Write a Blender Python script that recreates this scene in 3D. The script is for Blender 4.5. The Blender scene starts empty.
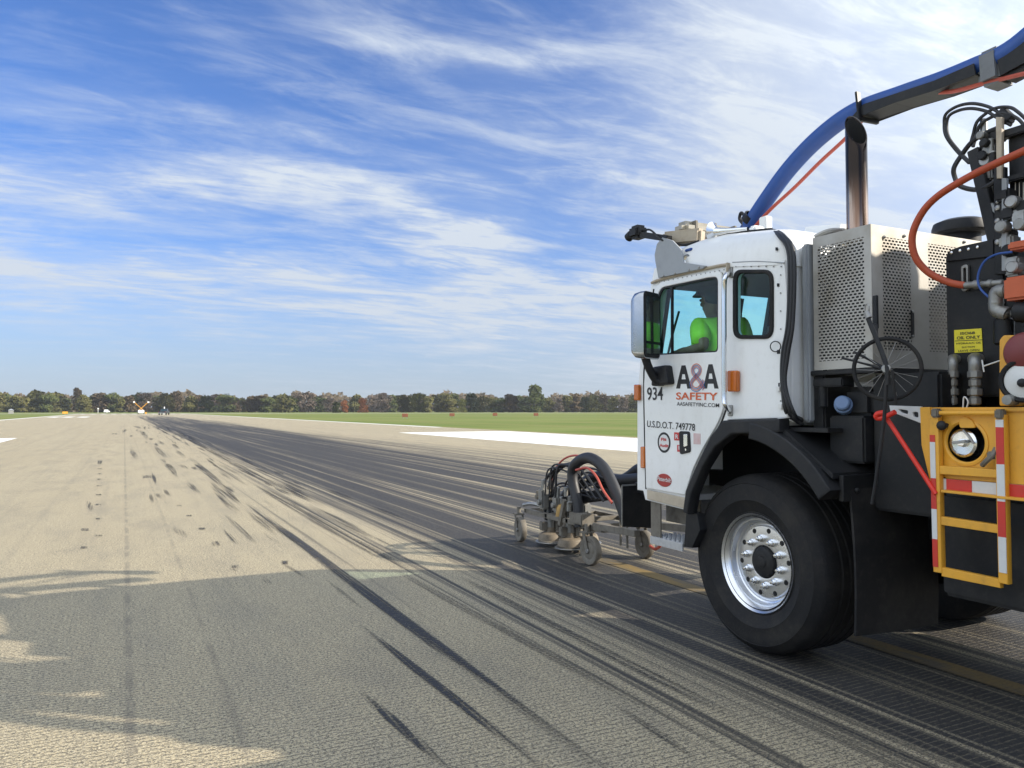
import bpy, bmesh, math, random
from mathutils import Vector, Matrix
random.seed(7)
R = math.radians
SC = bpy.context.scene
COL = SC.collection

# ------------------------------------------------------------------ camera, light, exposure
CAM = Vector((0, 0, 1.53))
FPX, CX, CY = 774.0, 512.0, 384.0
PITCH, YAW = R(1.961), R(26.611)
FWD = Vector((math.sin(YAW)*math.cos(PITCH), math.cos(YAW)*math.cos(PITCH), math.sin(PITCH)))
RIGHT = Vector((math.cos(YAW), -math.sin(YAW), 0))
UP = RIGHT.cross(FWD)
cam = bpy.data.cameras.new('camera')
cam.sensor_width = 36.0
cam.lens = 36.0*FPX/1024.0
cam.clip_start, cam.clip_end = 0.05, 20000
camo = bpy.data.objects.new('camera', cam)
COL.objects.link(camo)
camo.matrix_world = Matrix((RIGHT, UP, -FWD)).transposed().to_4x4()
camo.location = CAM
SC.camera = camo

SUN = Vector((1.63, -1.13, 1.0)).normalized()          # direction towards the sun
sl = bpy.data.lights.new('sun', 'SUN')
sl.energy, sl.angle, sl.color = 5.0, R(0.53), (1.0, 0.90, 0.76)
so = bpy.data.objects.new('sun', sl)
COL.objects.link(so)
so.rotation_euler = (-SUN).to_track_quat('-Z', 'Y').to_euler()
so.location = (30, -20, 20)

SC.view_settings.view_transform = 'Standard'
SC.view_settings.look = 'None'
SC.view_settings.gamma = 1
SC.view_settings.exposure = 0.52

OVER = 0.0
# ------------------------------------------------------------------ node helper
class NT:
    def __init__(s, tree):
        s.t = tree; s.n = tree.nodes; s.l = tree.links
    def new(s, typ, **kw):
        n = s.n.new(typ)
        for k, v in kw.items(): setattr(n, k, v)
        return n
    def put(s, sock, v):
        if isinstance(v, bpy.types.NodeSocket): s.l.new(v, sock)
        elif v is not None: sock.default_value = v
    def m(s, op, a, b=None, c=None, clamp=False):
        n = s.new('ShaderNodeMath', operation=op); n.use_clamp = clamp
        for i, v in enumerate((a, b, c)):
            if v is not None: s.put(n.inputs[i], v)
        return n.outputs[0]
    def add(s, a, b): return s.m('ADD', a, b)
    def mul(s, a, b): return s.m('MULTIPLY', a, b)
    def sub(s, a, b): return s.m('SUBTRACT', a, b)
    def step(s, v, a, b, lo=0.0, hi=1.0):                 # smoothstep of v from a to b
        n = s.new('ShaderNodeMapRange', interpolation_type='SMOOTHSTEP')
        s.put(n.inputs[0], v)
        for i, q in enumerate((a, b, lo, hi)): n.inputs[i+1].default_value = q
        return n.outputs[0]
    def noise(s, vec, scale, detail=4, rough=0.55, dist=0.0):
        n = s.new('ShaderNodeTexNoise')
        s.put(n.inputs['Vector'], vec)
        n.inputs['Scale'].default_value = scale; n.inputs['Detail'].default_value = detail
        n.inputs['Roughness'].default_value = rough; n.inputs['Distortion'].default_value = dist
        return n.outputs[0]
    def mapv(s, vec, scale=(1, 1, 1), rot=(0, 0, 0), loc=(0, 0, 0)):
        n = s.new('ShaderNodeMapping')
        s.put(n.inputs[0], vec)
        n.inputs['Location'].default_value = loc; n.inputs['Rotation'].default_value = rot; n.inputs['Scale'].default_value = scale
        return n.outputs[0]
    def mix(s, f, a, b, blend='MIX'):
        n = s.new('ShaderNodeMix', data_type='RGBA', blend_type=blend)
        s.put(n.inputs[0], f)
        for i, v in ((6, a), (7, b)):
            if isinstance(v, tuple) and len(v) == 3: v = v + (1,)
            s.put(n.inputs[i], v)
        return n.outputs[2]
    def comb(s, x, y, z=0.0):
        n = s.new('ShaderNodeCombineXYZ')
        for i, v in enumerate((x, y, z)): s.put(n.inputs[i], v)
        return n.outputs[0]
    def sep(s, v):
        n = s.new('ShaderNodeSeparateXYZ'); s.l.new(v, n.inputs[0]); return n.outputs

# ------------------------------------------------------------------ sky
W = bpy.data.worlds.new('World'); SC.world = W; W.use_nodes = True
w = NT(W.node_tree)
for n in list(w.n): w.n.remove(n)
sky = w.new('ShaderNodeTexSky', sky_type='NISHITA')
sky.sun_disc = False
sky.sun_elevation = math.asin(SUN.z)
sky.sun_rotation = math.atan2(SUN.x, SUN.y)
sky.altitude = 200; sky.air_density = 1.0; sky.dust_density = 1.0; sky.ozone_density = 2.5
d = w.new('ShaderNodeTexCoord').outputs['Generated']
dx, dy, dz = w.sep(d)
az = w.mul(w.m('ARCTAN2', dx, dy), 57.2958)              # degrees clockwise from the runway heading
el = w.mul(w.m('ARCSINE', dz), 57.2958)
def azel(px, py):
    v = (FWD + RIGHT*((px-CX)/FPX) + UP*((CY-py)/FPX)).normalized()
    return math.degrees(math.atan2(v.x, v.y)), math.degrees(math.asin(v.z))
zz = w.add(w.m('MAXIMUM', dz, 0.0), 0.10)
plane = w.comb(w.m('DIVIDE', dx, zz), w.m('DIVIDE', dy, zz))
warp = w.noise(w.mapv(plane, (0.8, 1.3, 1), (0, 0, R(-25))), 1.3, 7, 0.6)
el_w = w.add(el, w.mul(w.sub(warp, 0.5), 9.0))
cov = None
def band(pts, width, dens, a0, a1, soft=6):
    """cirrus band: parabola el(az) through three points, faded at both ends"""
    global cov
    (x0, y0), (x1, y1), (x2, y2) = [azel(*p) for p in pts]
    den = (x0-x1)*(x0-x2)*(x1-x2)
    A = (x2*(y1-y0)+x1*(y0-y2)+x0*(y2-y1))/den
    B = (x2*x2*(y0-y1)+x1*x1*(y2-y0)+x0*x0*(y1-y2))/den
    Cc = (x1*x2*(x1-x2)*y0+x2*x0*(x2-x0)*y1+x0*x1*(x0-x1)*y2)/den
    line = w.m('MULTIPLY_ADD', w.m('MULTIPLY_ADD', az, A, B), az, Cc)
    t = w.m('DIVIDE', w.sub(el_w, line), width)
    g = w.m('EXPONENT', w.mul(w.mul(t, t), -1.0))
    q = w.mul(w.mul(w.step(az, a0-soft, a0+soft), w.step(az, a1-soft, a1+soft, 1.0, 0.0)), w.mul(g, dens))
    cov = q if cov is None else w.add(cov, q)
band([(0, 178), (250, 188), (480, 245)], 1.7, 0.80, -60, 27)
band([(0, 262), (250, 285), (640, 340)], 2.9, 0.86, -70, 48)
band([(300, 0), (400, 38), (560, 55)], 1.2, 0.60, 13, 32)
band([(100, 90), (300, 130), (480, 200)], 1.3, 0.30, -20, 28)
band([(560, 60), (700, 110), (900, 130)], 18.0, 0.90, 37, 150, 8)
band([(380, 232), (440, 236), (520, 250)], 1.5, 0.55, 19, 27, 3)
band([(420, 295), (520, 290), (640, 285)], 1.6, 0.55, 22, 36, 3)
band([(420, 120), (520, 170), (620, 200)], 6.0, 0.32, 22, 40, 8)
st1 = w.noise(w.mapv(plane, (0.55, 2.0, 1), (0, 0, R(-34))), 1.9, 10, 0.66, 0.7)
st2 = w.noise(w.mapv(plane, (0.8, 1.3, 1), (0, 0, R(20))), 0.9, 7, 0.6, 1.2)
st3 = w.noise(w.mapv(plane, (0.9, 2.3, 1), (0, 0, R(-24))), 2.6, 9, 0.66, 1.4)
st4 = w.noise(w.mapv(plane, (0.9, 2.0, 1), (0, 0, R(38))), 2.2, 9, 0.64, 1.5)
tex = w.add(w.add(w.mul(st1, 0.30), w.mul(st2, 0.26)), w.add(w.mul(st3, 0.26), w.mul(st4, 0.18)))
lo = w.step(az, 30.0, 46.0, 0.34, 0.74)
cl = w.mul(cov, w.add(lo, w.mul(w.step(tex, 0.40, 0.60), w.sub(1.10, lo))))
veil = w.mul(w.step(tex, 0.46, 0.66, 0.03, 0.32), w.step(az, -30.0, 30.0, 0.55, 1.3))
cl = w.m('MINIMUM', w.add(cl, veil), 0.95)
over = w.step(el, 33.0, 52.0)                            # extra cover overhead and glow round the sun, added unseen as fill light
sund = w.new('ShaderNodeVectorMath', operation='DOT_PRODUCT')
w.l.new(d, sund.inputs[0]); sund.inputs[1].default_value = SUN
glow = w.step(sund.outputs['Value'], 0.25, 0.98)
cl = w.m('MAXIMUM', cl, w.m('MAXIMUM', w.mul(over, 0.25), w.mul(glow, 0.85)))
side_fill = w.mul(w.mul(w.step(az, -24.0, -45.0), w.step(az, -170.0, -140.0)), w.step(el, 2.0, 12.0))   # unseen bright sky added left of the view to fill the cab's shaded side
cl = w.m('MAXIMUM', cl, w.mul(side_fill, 0.85))
lum = w.add(w.add(w.add(1.0, w.mul(over, OVER)), w.mul(glow, 1.4)), w.mul(side_fill, 0.85))
hz = w.step(el, 0.0, 12.0, 0.72, 0.0)
blue = w.mix(hz, w.mix(1.0, sky.outputs[0], (0.66, 0.97, 1.52), 'MULTIPLY'), (4.3, 4.75, 5.5))
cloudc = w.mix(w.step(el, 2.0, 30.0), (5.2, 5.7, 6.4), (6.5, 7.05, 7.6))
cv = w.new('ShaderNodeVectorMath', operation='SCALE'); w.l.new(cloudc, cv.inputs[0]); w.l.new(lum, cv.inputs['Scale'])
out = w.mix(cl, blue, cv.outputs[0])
out = w.mix(w.step(el, -1.0, 0.0), (1.5, 1.45, 1.2), out)
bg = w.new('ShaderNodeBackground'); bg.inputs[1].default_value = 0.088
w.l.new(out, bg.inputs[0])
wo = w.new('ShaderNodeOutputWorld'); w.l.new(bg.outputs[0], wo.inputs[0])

# ------------------------------------------------------------------ measuring on real planes
def ray(px, py): return FWD + RIGHT*((px-CX)/FPX) + UP*((CY-py)/FPX)
def SX(px, py, x):                       # pixel -> point on the plane X = x
    r = ray(px, py); return CAM + r*((x-CAM.x)/r.x)
def SY(px, py, y):
    r = ray(px, py); return CAM + r*((y-CAM.y)/r.y)
def G(px, py, z=0.0):
    r = ray(px, py); return CAM + r*((z-CAM.z)/r.z)
def yz(px, py, x):
    p = SX(px, py, x); return (p.y, p.z)
def xz(px, py, y):
    p = SY(px, py, y); return (p.x, p.z)

# ------------------------------------------------------------------ materials
MATS = {}
def mat(name, col, rough=0.5, metal=0.0, dirt=0.25, dscale=3.0, dcol=None, bump=0.0, bscale=60.0, coat=0.0, spec=0.5, streak=False):
    if name in MATS: return MATS[name]
    m = bpy.data.materials.new(name); m.use_nodes = True
    t = NT(m.node_tree); b = t.n['Principled BSDF']
    co = t.new('ShaderNodeTexCoord').outputs['Object']
    v = t.mapv(co, (1, 1, 0.25)) if streak else co
    n1 = t.noise(v, dscale, 6, 0.65)
    n2 = t.noise(co, dscale*9, 4, 0.6)
    f = t.add(t.mul(t.step(n1, 0.42, 0.75), 0.75), t.mul(t.step(n2, 0.5, 0.75), 0.35))
    dc = dcol or tuple(c*0.45+0.02 for c in col)
    t.put(b.inputs['Base Color'], t.mix(t.mul(f, dirt), col, dc))
    t.put(b.inputs['Roughness'], t.m('MULTIPLY_ADD', n1, 0.3, rough-0.12, clamp=True))
    b.inputs['Metallic'].default_value = metal
    b.inputs['Coat Weight'].default_value = coat
    b.inputs['Specular IOR Level'].default_value = spec
    if bump:
        bn = t.new('ShaderNodeBump'); bn.inputs['Strength'].default_value = bump; bn.inputs['Distance'].default_value = 0.01
        t.l.new(t.noise(co, bscale, 4), bn.inputs['Height']); t.l.new(bn.outputs[0], b.inputs['Normal'])
    MATS[name] = m
    return m
white = mat('white_paint', (0.80, 0.81, 0.80), 0.30, 0, 0.34, 2.2, (0.45, 0.43, 0.38), coat=0.4, streak=True)
greyplate = mat('grey_painted_steel', (0.30, 0.32, 0.34), 0.5, 0, 0.35)
beige = mat('beige_rail', (0.42, 0.36, 0.27), 0.5, 0, 0.6, 8, (0.20, 0.12, 0.06))
shield = mat('aluminium_sheet', (0.40, 0.39, 0.36), 0.42, 0.45, 0.35, 4, (0.22, 0.20, 0.16))
blackp = mat('black_paint', (0.011, 0.012, 0.014), 0.45, 0, 0.6, 4, (0.045, 0.042, 0.038), spec=0.28)
blackb = mat('black_plastic', (0.016, 0.017, 0.019), 0.5, 0, 0.6, 5, (0.05, 0.046, 0.042), spec=0.28)
rubber = mat('tyre_rubber', (0.015, 0.015, 0.016), 0.68, 0, 0.7, 5, (0.050, 0.045, 0.038), bump=0.15, bscale=90, spec=0.25)
hoseb = mat('black_hose', (0.016, 0.017, 0.020), 0.5, 0, 0.3, 14, (0.05, 0.05, 0.05))
flapm = mat('rubber_flap', (0.014, 0.014, 0.015), 0.7, 0, 0.8, 2.5, (0.055, 0.05, 0.045), spec=0.25)
chrome = mat('polished_metal', (0.78, 0.79, 0.80), 0.16, 1.0, 0.25, 9, (0.45, 0.42, 0.38))
alloy = mat('alloy_rim', (0.80, 0.82, 0.85), 0.27, 1.0, 0.2, 6, (0.48, 0.36, 0.33))
steel = mat('dull_steel', (0.34, 0.34, 0.33), 0.42, 0.8, 0.5, 12, (0.16, 0.14, 0.11))
dusty = mat('dusty_steel', (0.185, 0.168, 0.138), 0.7, 0.2, 0.85, 14, (0.09, 0.075, 0.055))
stain = mat('stainless_strip', (0.55, 0.50, 0.42), 0.38, 0.7, 0.5, 5, (0.32, 0.26, 0.18))
yellow = mat('yellow_paint', (0.74, 0.37, 0.035), 0.42, 0, 0.4, 5, (0.22, 0.13, 0.04), streak=True)
redtape = mat('red_reflective_tape', (0.55, 0.035, 0.022), 0.4, 0, 0.25, 8)
whitetape = mat('white_reflective_tape', (0.62, 0.63, 0.62), 0.4, 0, 0.25, 8)
redp = mat('red_paint', (0.72, 0.035, 0.018), 0.4, 0, 0.2, 8)
maroon = mat('maroon_plastic', (0.16, 0.025, 0.025), 0.45, 0, 0.4, 8)
blueh = mat('blue_hose', (0.018, 0.075, 0.30), 0.42, 0, 0.35, 8, (0.05, 0.08, 0.16))
orangeh = mat('orange_hose', (0.40, 0.066, 0.022), 0.5, 0, 0.35, 12, (0.25, 0.06, 0.03))
redh = mat('faded_red_hose', (0.46, 0.085, 0.055), 0.5, 0, 0.3, 12)
orangep = mat('orange_block', (0.50, 0.10, 0.03), 0.45, 0, 0.4, 9)
wrap = mat('grey_wrap', (0.16, 0.17, 0.18), 0.6, 0, 0.4, 8, bump=0.4, bscale=25)
bluecap = mat('blue_cap', (0.14, 0.22, 0.38), 0.5, 0, 0.3, 9)
labely = mat('yellow_label', (0.72, 0.62, 0.03), 0.5, 0, 0.25, 10)
ink = mat('black_lettering', (0.016, 0.016, 0.018), 0.5, 0, 0.1)
orink = mat('orange_lettering', (0.62, 0.12, 0.035), 0.5, 0, 0.1)
blink = mat('blue_lettering', (0.05, 0.17, 0.42), 0.5, 0, 0.1)
redink = mat('red_lettering', (0.55, 0.05, 0.05), 0.5, 0, 0.1)
whink = mat('white_lettering', (0.72, 0.72, 0.70), 0.5, 0, 0.1)
pinkst = mat('faded_sticker', (0.62, 0.48, 0.47), 0.5, 0, 0.4, 25, (0.55, 0.15, 0.12))
cabin = mat('cab_trim', (0.035, 0.034, 0.033), 0.8, 0, 0.3)
seatm = mat('seat_fabric', (0.06, 0.055, 0.05), 0.9, 0, 0.3)
skin = mat('skin', (0.30, 0.155, 0.10), 0.55, 0, 0.2, 12)
hivis = mat('hi_vis_green', (0.52, 0.95, 0.09), 0.8, 0, 0.3, 7, (0.25, 0.65, 0.04), bump=0.9, bscale=16)
jeans = mat('dark_trousers', (0.03, 0.032, 0.04), 0.9, 0, 0.2)
capm = mat('grey_cap', (0.07, 0.075, 0.08), 0.85, 0, 0.2)
pipe = mat('galvanised_pipe', (0.27, 0.27, 0.255), 0.45, 0.7, 0.5, 14, (0.14, 0.12, 0.10))

def amber_mat():
    m = bpy.data.materials.new('amber_lens'); m.use_nodes = True
    b = m.node_tree.nodes['Principled BSDF']
    t = NT(m.node_tree); co = t.new('ShaderNodeTexCoord').outputs['Object']
    t.put(b.inputs['Base Color'], t.mix(t.noise(co, 60), (0.62, 0.16, 0.006), (0.42, 0.09, 0.006)))
    b.inputs['Roughness'].default_value = 0.2; b.inputs['Coat Weight'].default_value = 0.6
    return m
amber = amber_mat()
def glass_mat(name, tint, gloss=0.10):
    m = bpy.data.materials.new(name); m.use_nodes = True
    t = NT(m.node_tree)
    for n in list(t.n): t.n.remove(n)
    tr = t.new('ShaderNodeBsdfTransparent'); tr.inputs[0].default_value = tint + (1,)
    gl = t.new('ShaderNodeBsdfGlossy'); gl.inputs['Roughness'].default_value = 0.03
    co = t.new('ShaderNodeTexCoord').outputs['Object']
    di = t.new('ShaderNodeBsdfDiffuse'); di.inputs[0].default_value = (0.3, 0.3, 0.28, 1)
    lw = t.new('ShaderNodeLayerWeight'); lw.inputs[0].default_value = 0.5
    mx = t.new('ShaderNodeMixShader'); t.put(mx.inputs[0], t.m('MULTIPLY_ADD', t.m('POWER', lw.outputs['Facing'], 4.0), 0.8, 0.03, clamp=True))
    t.l.new(tr.outputs[0], mx.inputs[1]); t.l.new(gl.outputs[0], mx.inputs[2])
    m2 = t.new('ShaderNodeMixShader'); t.put(m2.inputs[0], t.mul(t.step(t.noise(co, 7), 0.45, 0.8), 0.08))
    t.l.new(mx.outputs[0], m2.inputs[1]); t.l.new(di.outputs[0], m2.inputs[2])
    o = t.new('ShaderNodeOutputMaterial'); t.l.new(m2.outputs[0], o.inputs[0])
    return m
glass = glass_mat('tinted_window_glass', (0.68, 0.985, 1.0))
screen = glass_mat('windscreen_glass', (0.68, 0.985, 1.0))

def perf_mat(name, ax, region, solid=None, pu=0.029, pv=0.0172):
    """sheet with rows of staggered slots cut through it; ax picks the two in-plane object axes"""
    m = bpy.data.materials.new(name); m.use_nodes = True
    t = NT(m.node_tree); b = t.n['Principled BSDF']
    co = t.mapv(t.new('ShaderNodeTexCoord').outputs['Object'], loc=(4.7, 2.0, 0))
    s = t.sep(co); U, V = s[ax], s[2]
    row = t.m('FLOOR', t.m('DIVIDE', V, pv))
    off = t.mul(t.m('FLOORED_MODULO', row, 2.0), 0.5)
    u = t.mul(t.sub(t.m('FRACT', t.add(t.m('DIVIDE', U, pu), off)), 0.5), pu)
    v = t.mul(t.sub(t.m('FRACT', t.m('DIVIDE', V, pv)), 0.5), pv)
    du = t.m('MAXIMUM', t.sub(t.m('ABSOLUTE', u), 0.0058), 0.0)
    dist = t.m('SQRT', t.add(t.mul(du, du), t.mul(v, v)))
    hole = t.m('LESS_THAN', dist, 0.0053)
    (u0, u1, v0, v1) = region
    for sock, lo, hi in ((U, u0, u1), (V, v0, v1)):
        hole = t.mul(hole, t.mul(t.m('GREATER_THAN', sock, lo), t.m('LESS_THAN', sock, hi)))
    for (a0, a1) in (solid or []):
        inside = t.mul(t.m('GREATER_THAN', U, a0), t.m('LESS_THAN', U, a1))
        hole = t.mul(hole, t.sub(1.0, inside))
    n1 = t.noise(co, 4, 5)
    t.put(b.inputs['Base Color'], t.mix(t.step(n1, 0.4, 0.75), (0.42, 0.405, 0.37), (0.30, 0.275, 0.23)))
    b.inputs['Metallic'].default_value = 0.35
    t.put(b.inputs['Roughness'], t.m('MULTIPLY_ADD', n1, 0.3, 0.3))
    t.put(b.inputs['Alpha'], t.sub(1.0, hole))
    return m

# ------------------------------------------------------------------ mesh builder
def catmull(pts, n=6):
    P = [Vector(p) for p in pts]
    if len(P) < 3: return P
    o = []
    for i in range(len(P)-1):
        p0 = P[i-1] if i else P[0]*2-P[1]
        p1, p2 = P[i], P[i+1]
        p3 = P[i+2] if i+2 < len(P) else P[-1]*2-P[-2]
        for k in range(n):
            t = k/n
            o.append(0.5*((2*p1)+(p2-p0)*t+(2*p0-5*p1+4*p2-p3)*t*t+(3*p1-p0-3*p2+p3)*t**3))
    o.append(P[-1]); return o
def rpoly(pts, r, n=5):
    """round the corners of a 2D polygon; r one radius or a list"""
    o = []; N = len(pts)
    for i in range(N):
        p = Vector(pts[i][:2]); a = Vector(pts[i-1][:2])-p; b = Vector(pts[(i+1) % N][:2])-p
        rr = r[i] if isinstance(r, (list, tuple)) else r
        rr = min(rr, a.length*0.45, b.length*0.45)
        if rr <= 1e-5: o.append(tuple(p)); continue
        q0 = p+a.normalized()*rr; q2 = p+b.normalized()*rr
        for k in range(n+1):
            t = k/n
            o.append(tuple(q0*(1-t)**2+p*2*t*(1-t)+q2*t*t))
    return o
def circ(c, r, n=32, r2=None):
    return [(c[0]+r*math.cos(2*math.pi*k/n), c[1]+(r2 or r)*math.sin(2*math.pi*k/n)) for k in range(n)]
AXM = {'X': Matrix(((0, 0, 1), (1, 0, 0), (0, 1, 0))), 'Y': Matrix(((1, 0, 0), (0, 0, -1), (0, 1, 0))), 'Z': Matrix.Identity(3)}
class MB:
    def __init__(s): s.bm = bmesh.new()
    def _bev(s, verts, bev, seg=2):
        if bev > 0:
            ed = list({e for v in verts for e in v.link_edges})
            bmesh.ops.bevel(s.bm, geom=ed, offset=bev, segments=seg, affect='EDGES', clamp_overlap=True)
    def box(s, x0, x1, y0, y1, z0, z1, bev=0.004, rot=None):
        c = Vector(((x0+x1)/2, (y0+y1)/2, (z0+z1)/2))
        M = Matrix.Translation(c) @ (rot.to_4x4() if rot else Matrix.Identity(4)) @ Matrix.Diagonal((abs(x1-x0), abs(y1-y0), abs(z1-z0), 1))
        g = bmesh.ops.create_cube(s.bm, size=1, matrix=M)
        s._bev(g['verts'], bev); return s
    def bar(s, a, b, wx, wy, bev=0.003, up=(0, 0, 1)):
        """rectangular bar from a to b"""
        a, b = Vector(a), Vector(b); z = (b-a); L = z.length; z.normalize()
        u = Vector(up)
        if abs(u.dot(z)) > 0.95: u = Vector((0, 1, 0))
        x = u.cross(z).normalized(); y = z.cross(x)
        M = Matrix((x, y, z)).transposed().to_4x4(); M.translation = (a+b)/2
        g = bmesh.ops.create_cube(s.bm, size=1, matrix=M @ Matrix.Diagonal((wx, wy, L, 1)))
        s._bev(g['verts'], bev); return s
    def tube(s, pts, r, seg=10, smooth=6, cap=True):
        P = catmull(pts, smooth) if smooth and len(pts) > 2 else [Vector(p) for p in pts]
        n = len(P); rings = []
        t0 = (P[1]-P[0]).normalized()
        u = t0.orthogonal().normalized()
        for i in range(n):
            t = (P[min(i+1, n-1)]-P[max(i-1, 0)]).normalized()
            u = (u-t*u.dot(t)).normalized(); v = t.cross(u)
            rr = r(i/(n-1)) if callable(r) else r
            rings.append([s.bm.verts.new(P[i]+(u*math.cos(2*math.pi*k/seg)+v*math.sin(2*math.pi*k/seg))*rr) for k in range(seg)])
        for i in range(n-1):
            for k in range(seg):
                s.bm.faces.new((rings[i][k], rings[i][(k+1) % seg], rings[i+1][(k+1) % seg], rings[i+1][k]))
        if cap:
            s.bm.faces.new(rings[0][::-1]); s.bm.faces.new(rings[-1])
        return s
    def loop(s, pts, r, seg=8):
        """closed tube"""
        P = [Vector(p) for p in pts]; n = len(P)
        nrm = (P[1]-P[0]).cross(P[2]-P[1]).normalized(); rings = []
        for i in range(n):
            t = (P[(i+1) % n]-P[i-1]).normalized(); v = t.cross(nrm).normalized()
            rings.append([s.bm.verts.new(P[i]+(nrm*math.cos(2*math.pi*k/seg)+v*math.sin(2*math.pi*k/seg))*r) for k in range(seg)])
        for i in range(n):
            A, B = rings[i], rings[(i+1) % n]
            for k in range(seg): s.bm.faces.new((A[k], A[(k+1) % seg], B[(k+1) % seg], B[k]))
        return s
    def lathe(s, prof, c, axis=(0, 0, 1), seg=32, close=True):
        z = Vector(axis).normalized(); x = z.orthogonal().normalized(); y = z.cross(x); c = Vector(c); rings = []
        for (r, h) in prof:
            if r < 1e-6: rings.append([s.bm.verts.new(c+z*h)])
            else: rings.append([s.bm.verts.new(c+z*h+(x*math.cos(2*math.pi*k/seg)+y*math.sin(2*math.pi*k/seg))*r) for k in range(seg)])
        for a, b in zip(rings, rings[1:]):
            if len(a) == 1 and len(b) == 1: continue
            for k in range(seg):
                k2 = (k+1) % seg
                if len(a) == 1: s.bm.faces.new((a[0], b[k2], b[k]))
                elif len(b) == 1: s.bm.faces.new((a[k], a[k2], b[0]))
                else: s.bm.faces.new((a[k], a[k2], b[k2], b[k]))
        return s
    def cyl(s, a, b, r, seg=20, bev=0.0):
        a, b = Vector(a), Vector(b); L = (b-a).length; e = min(bev, r*0.4, L*0.4)
        if e: prof = [(0, 0), (r-e, 0), (r, e), (r, L-e), (r-e, L), (0, L)]
        else: prof = [(0, 0), (r, 0), (r, L), (0, L)]
        return s.lathe(prof, a, b-a, seg)
    def plate(s, outer, holes=(), axis='X', at=0.0, th=0.01, bev=0.0):
        """flat sheet with holes; outline in the plane across axis, centred on at"""
        cu = bpy.data.curves.new('tmp', 'CURVE'); cu.dimensions = '2D'; cu.fill_mode = 'BOTH'
        cu.extrude = max(th/2-bev, 0.0001); cu.bevel_depth = bev; cu.bevel_resolution = 1
        if bev: cu.offset = -bev
        for lp in [outer]+list(holes):
            sp = cu.splines.new('POLY'); sp.points.add(len(lp)-1); sp.use_cyclic_u = True
            for i, p in enumerate(lp): sp.points[i].co = (p[0], p[1], 0, 1)
        ob = bpy.data.objects.new('tmp', cu)
        me = bpy.data.meshes.new_from_object(ob)
        M = AXM[axis].to_4x4(); M.translation = {'X': Vector((at, 0, 0)), 'Y': Vector((0, at, 0)), 'Z': Vector((0, 0, at))}[axis]
        me.transform(M); s.bm.from_mesh(me)
        bpy.data.meshes.remove(me); bpy.data.objects.remove(ob); bpy.data.curves.remove(cu)
        return s
    def quad(s, *p):
        s.bm.faces.new([s.bm.verts.new(q) for q in p]); return s
    def sphere(s, c, r, seg=16, scale=(1, 1, 1)):
        M = Matrix.Translation(c) @ Matrix.Diagonal((scale[0], scale[1], scale[2], 1))
        bmesh.ops.create_uvsphere(s.bm, u_segments=seg, v_segments=seg//2, radius=r, matrix=M); return s
    def loft(s, rings, cap=True):
        V = [[s.bm.verts.new(p) for p in r] for r in rings]; n = len(V[0])
        for a, b in zip(V, V[1:]):
            for k in range(n): s.bm.faces.new((a[k], a[(k+1) % n], b[(k+1) % n], b[k]))
        if cap: s.bm.faces.new(V[0][::-1]); s.bm.faces.new(V[-1])
        return s

def origin_of(o):
    p = Vector((0, 0, 0))
    while o: p += o.location; o = o.parent
    return p
def obj(name, mb, material, parent=None, label=None, smooth=35, fixn=True):
    me = bpy.data.meshes.new(name)
    if fixn: bmesh.ops.recalc_face_normals(mb.bm, faces=mb.bm.faces[:])
    mb.bm.to_mesh(me); mb.bm.free()
    if parent: me.transform(Matrix.Translation(-origin_of(parent)))
    for p in me.polygons: p.use_smooth = True
    me.set_sharp_from_angle(angle=R(smooth))
    me.materials.append(material)
    o = bpy.data.objects.new(name, me); COL.objects.link(o)
    if parent: o.parent = parent
    if label: o['label'] = label
    return o
def tag(o, label, cat, group=None, kind=None):
    o['label'] = label; o['category'] = cat
    if group: o['group'] = group
    if kind: o['kind'] = kind
    return o
def thing(name, loc, label, cat, group=None):
    o = bpy.data.objects.new(name, None); COL.objects.link(o); o.location = loc
    o.empty_display_size = 0.2
    return tag(o, label, cat, group)
def copy_tree(o, parent=None):
    c = o.copy(); COL.objects.link(c)
    if parent: c.parent = parent
    for ch in list(o.children): copy_tree(ch, c)
    return c
def text(name, s, p0, p1, h, material, parent, out=(-1, 0, 0), bold=0.0, shear=0.0, th=0.002, up=None):
    """lettering: baseline from p0 to p1, cap height h, lying on a surface that faces out"""
    cu = bpy.data.curves.new('tmp', 'FONT'); cu.body = s; cu.size = 1.0; cu.offset = bold; cu.shear = shear; cu.resolution_u = 3
    ob = bpy.data.objects.new('tmp', cu)
    me = bpy.data.meshes.new_from_object(ob)
    xs = [v.co.x for v in me.vertices]; ys = [v.co.y for v in me.vertices]
    x0, x1, y0, y1 = min(xs), max(xs), min(ys), max(ys)
    p0, p1 = Vector(p0), Vector(p1); bx = (p1-p0); L = bx.length; bx.normalize()
    n = Vector(out); byv = n.cross(bx).normalized()
    for v in me.vertices:
        v.co = p0+bx*((v.co.x-x0)/(x1-x0)*L)+byv*((v.co.y-y0)/(y1-y0)*h)+n*th
    mb = MB(); mb.bm.from_mesh(me)
    bpy.data.meshes.remove(me); bpy.data.objects.remove(ob); bpy.data.curves.remove(cu)
    return obj(name, mb, material, parent, fixn=False)

# ================================================================== THE SETTING
def sheet(name, x0, x1, y0, y1, z, material, cat, label):
    mb = MB(); mb.quad((x0, y0, z), (x1, y0, z), (x1, y1, z), (x0, y1, z))
    o = obj(name, mb, material); tag(o, label, cat, kind='structure'); return o

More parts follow.
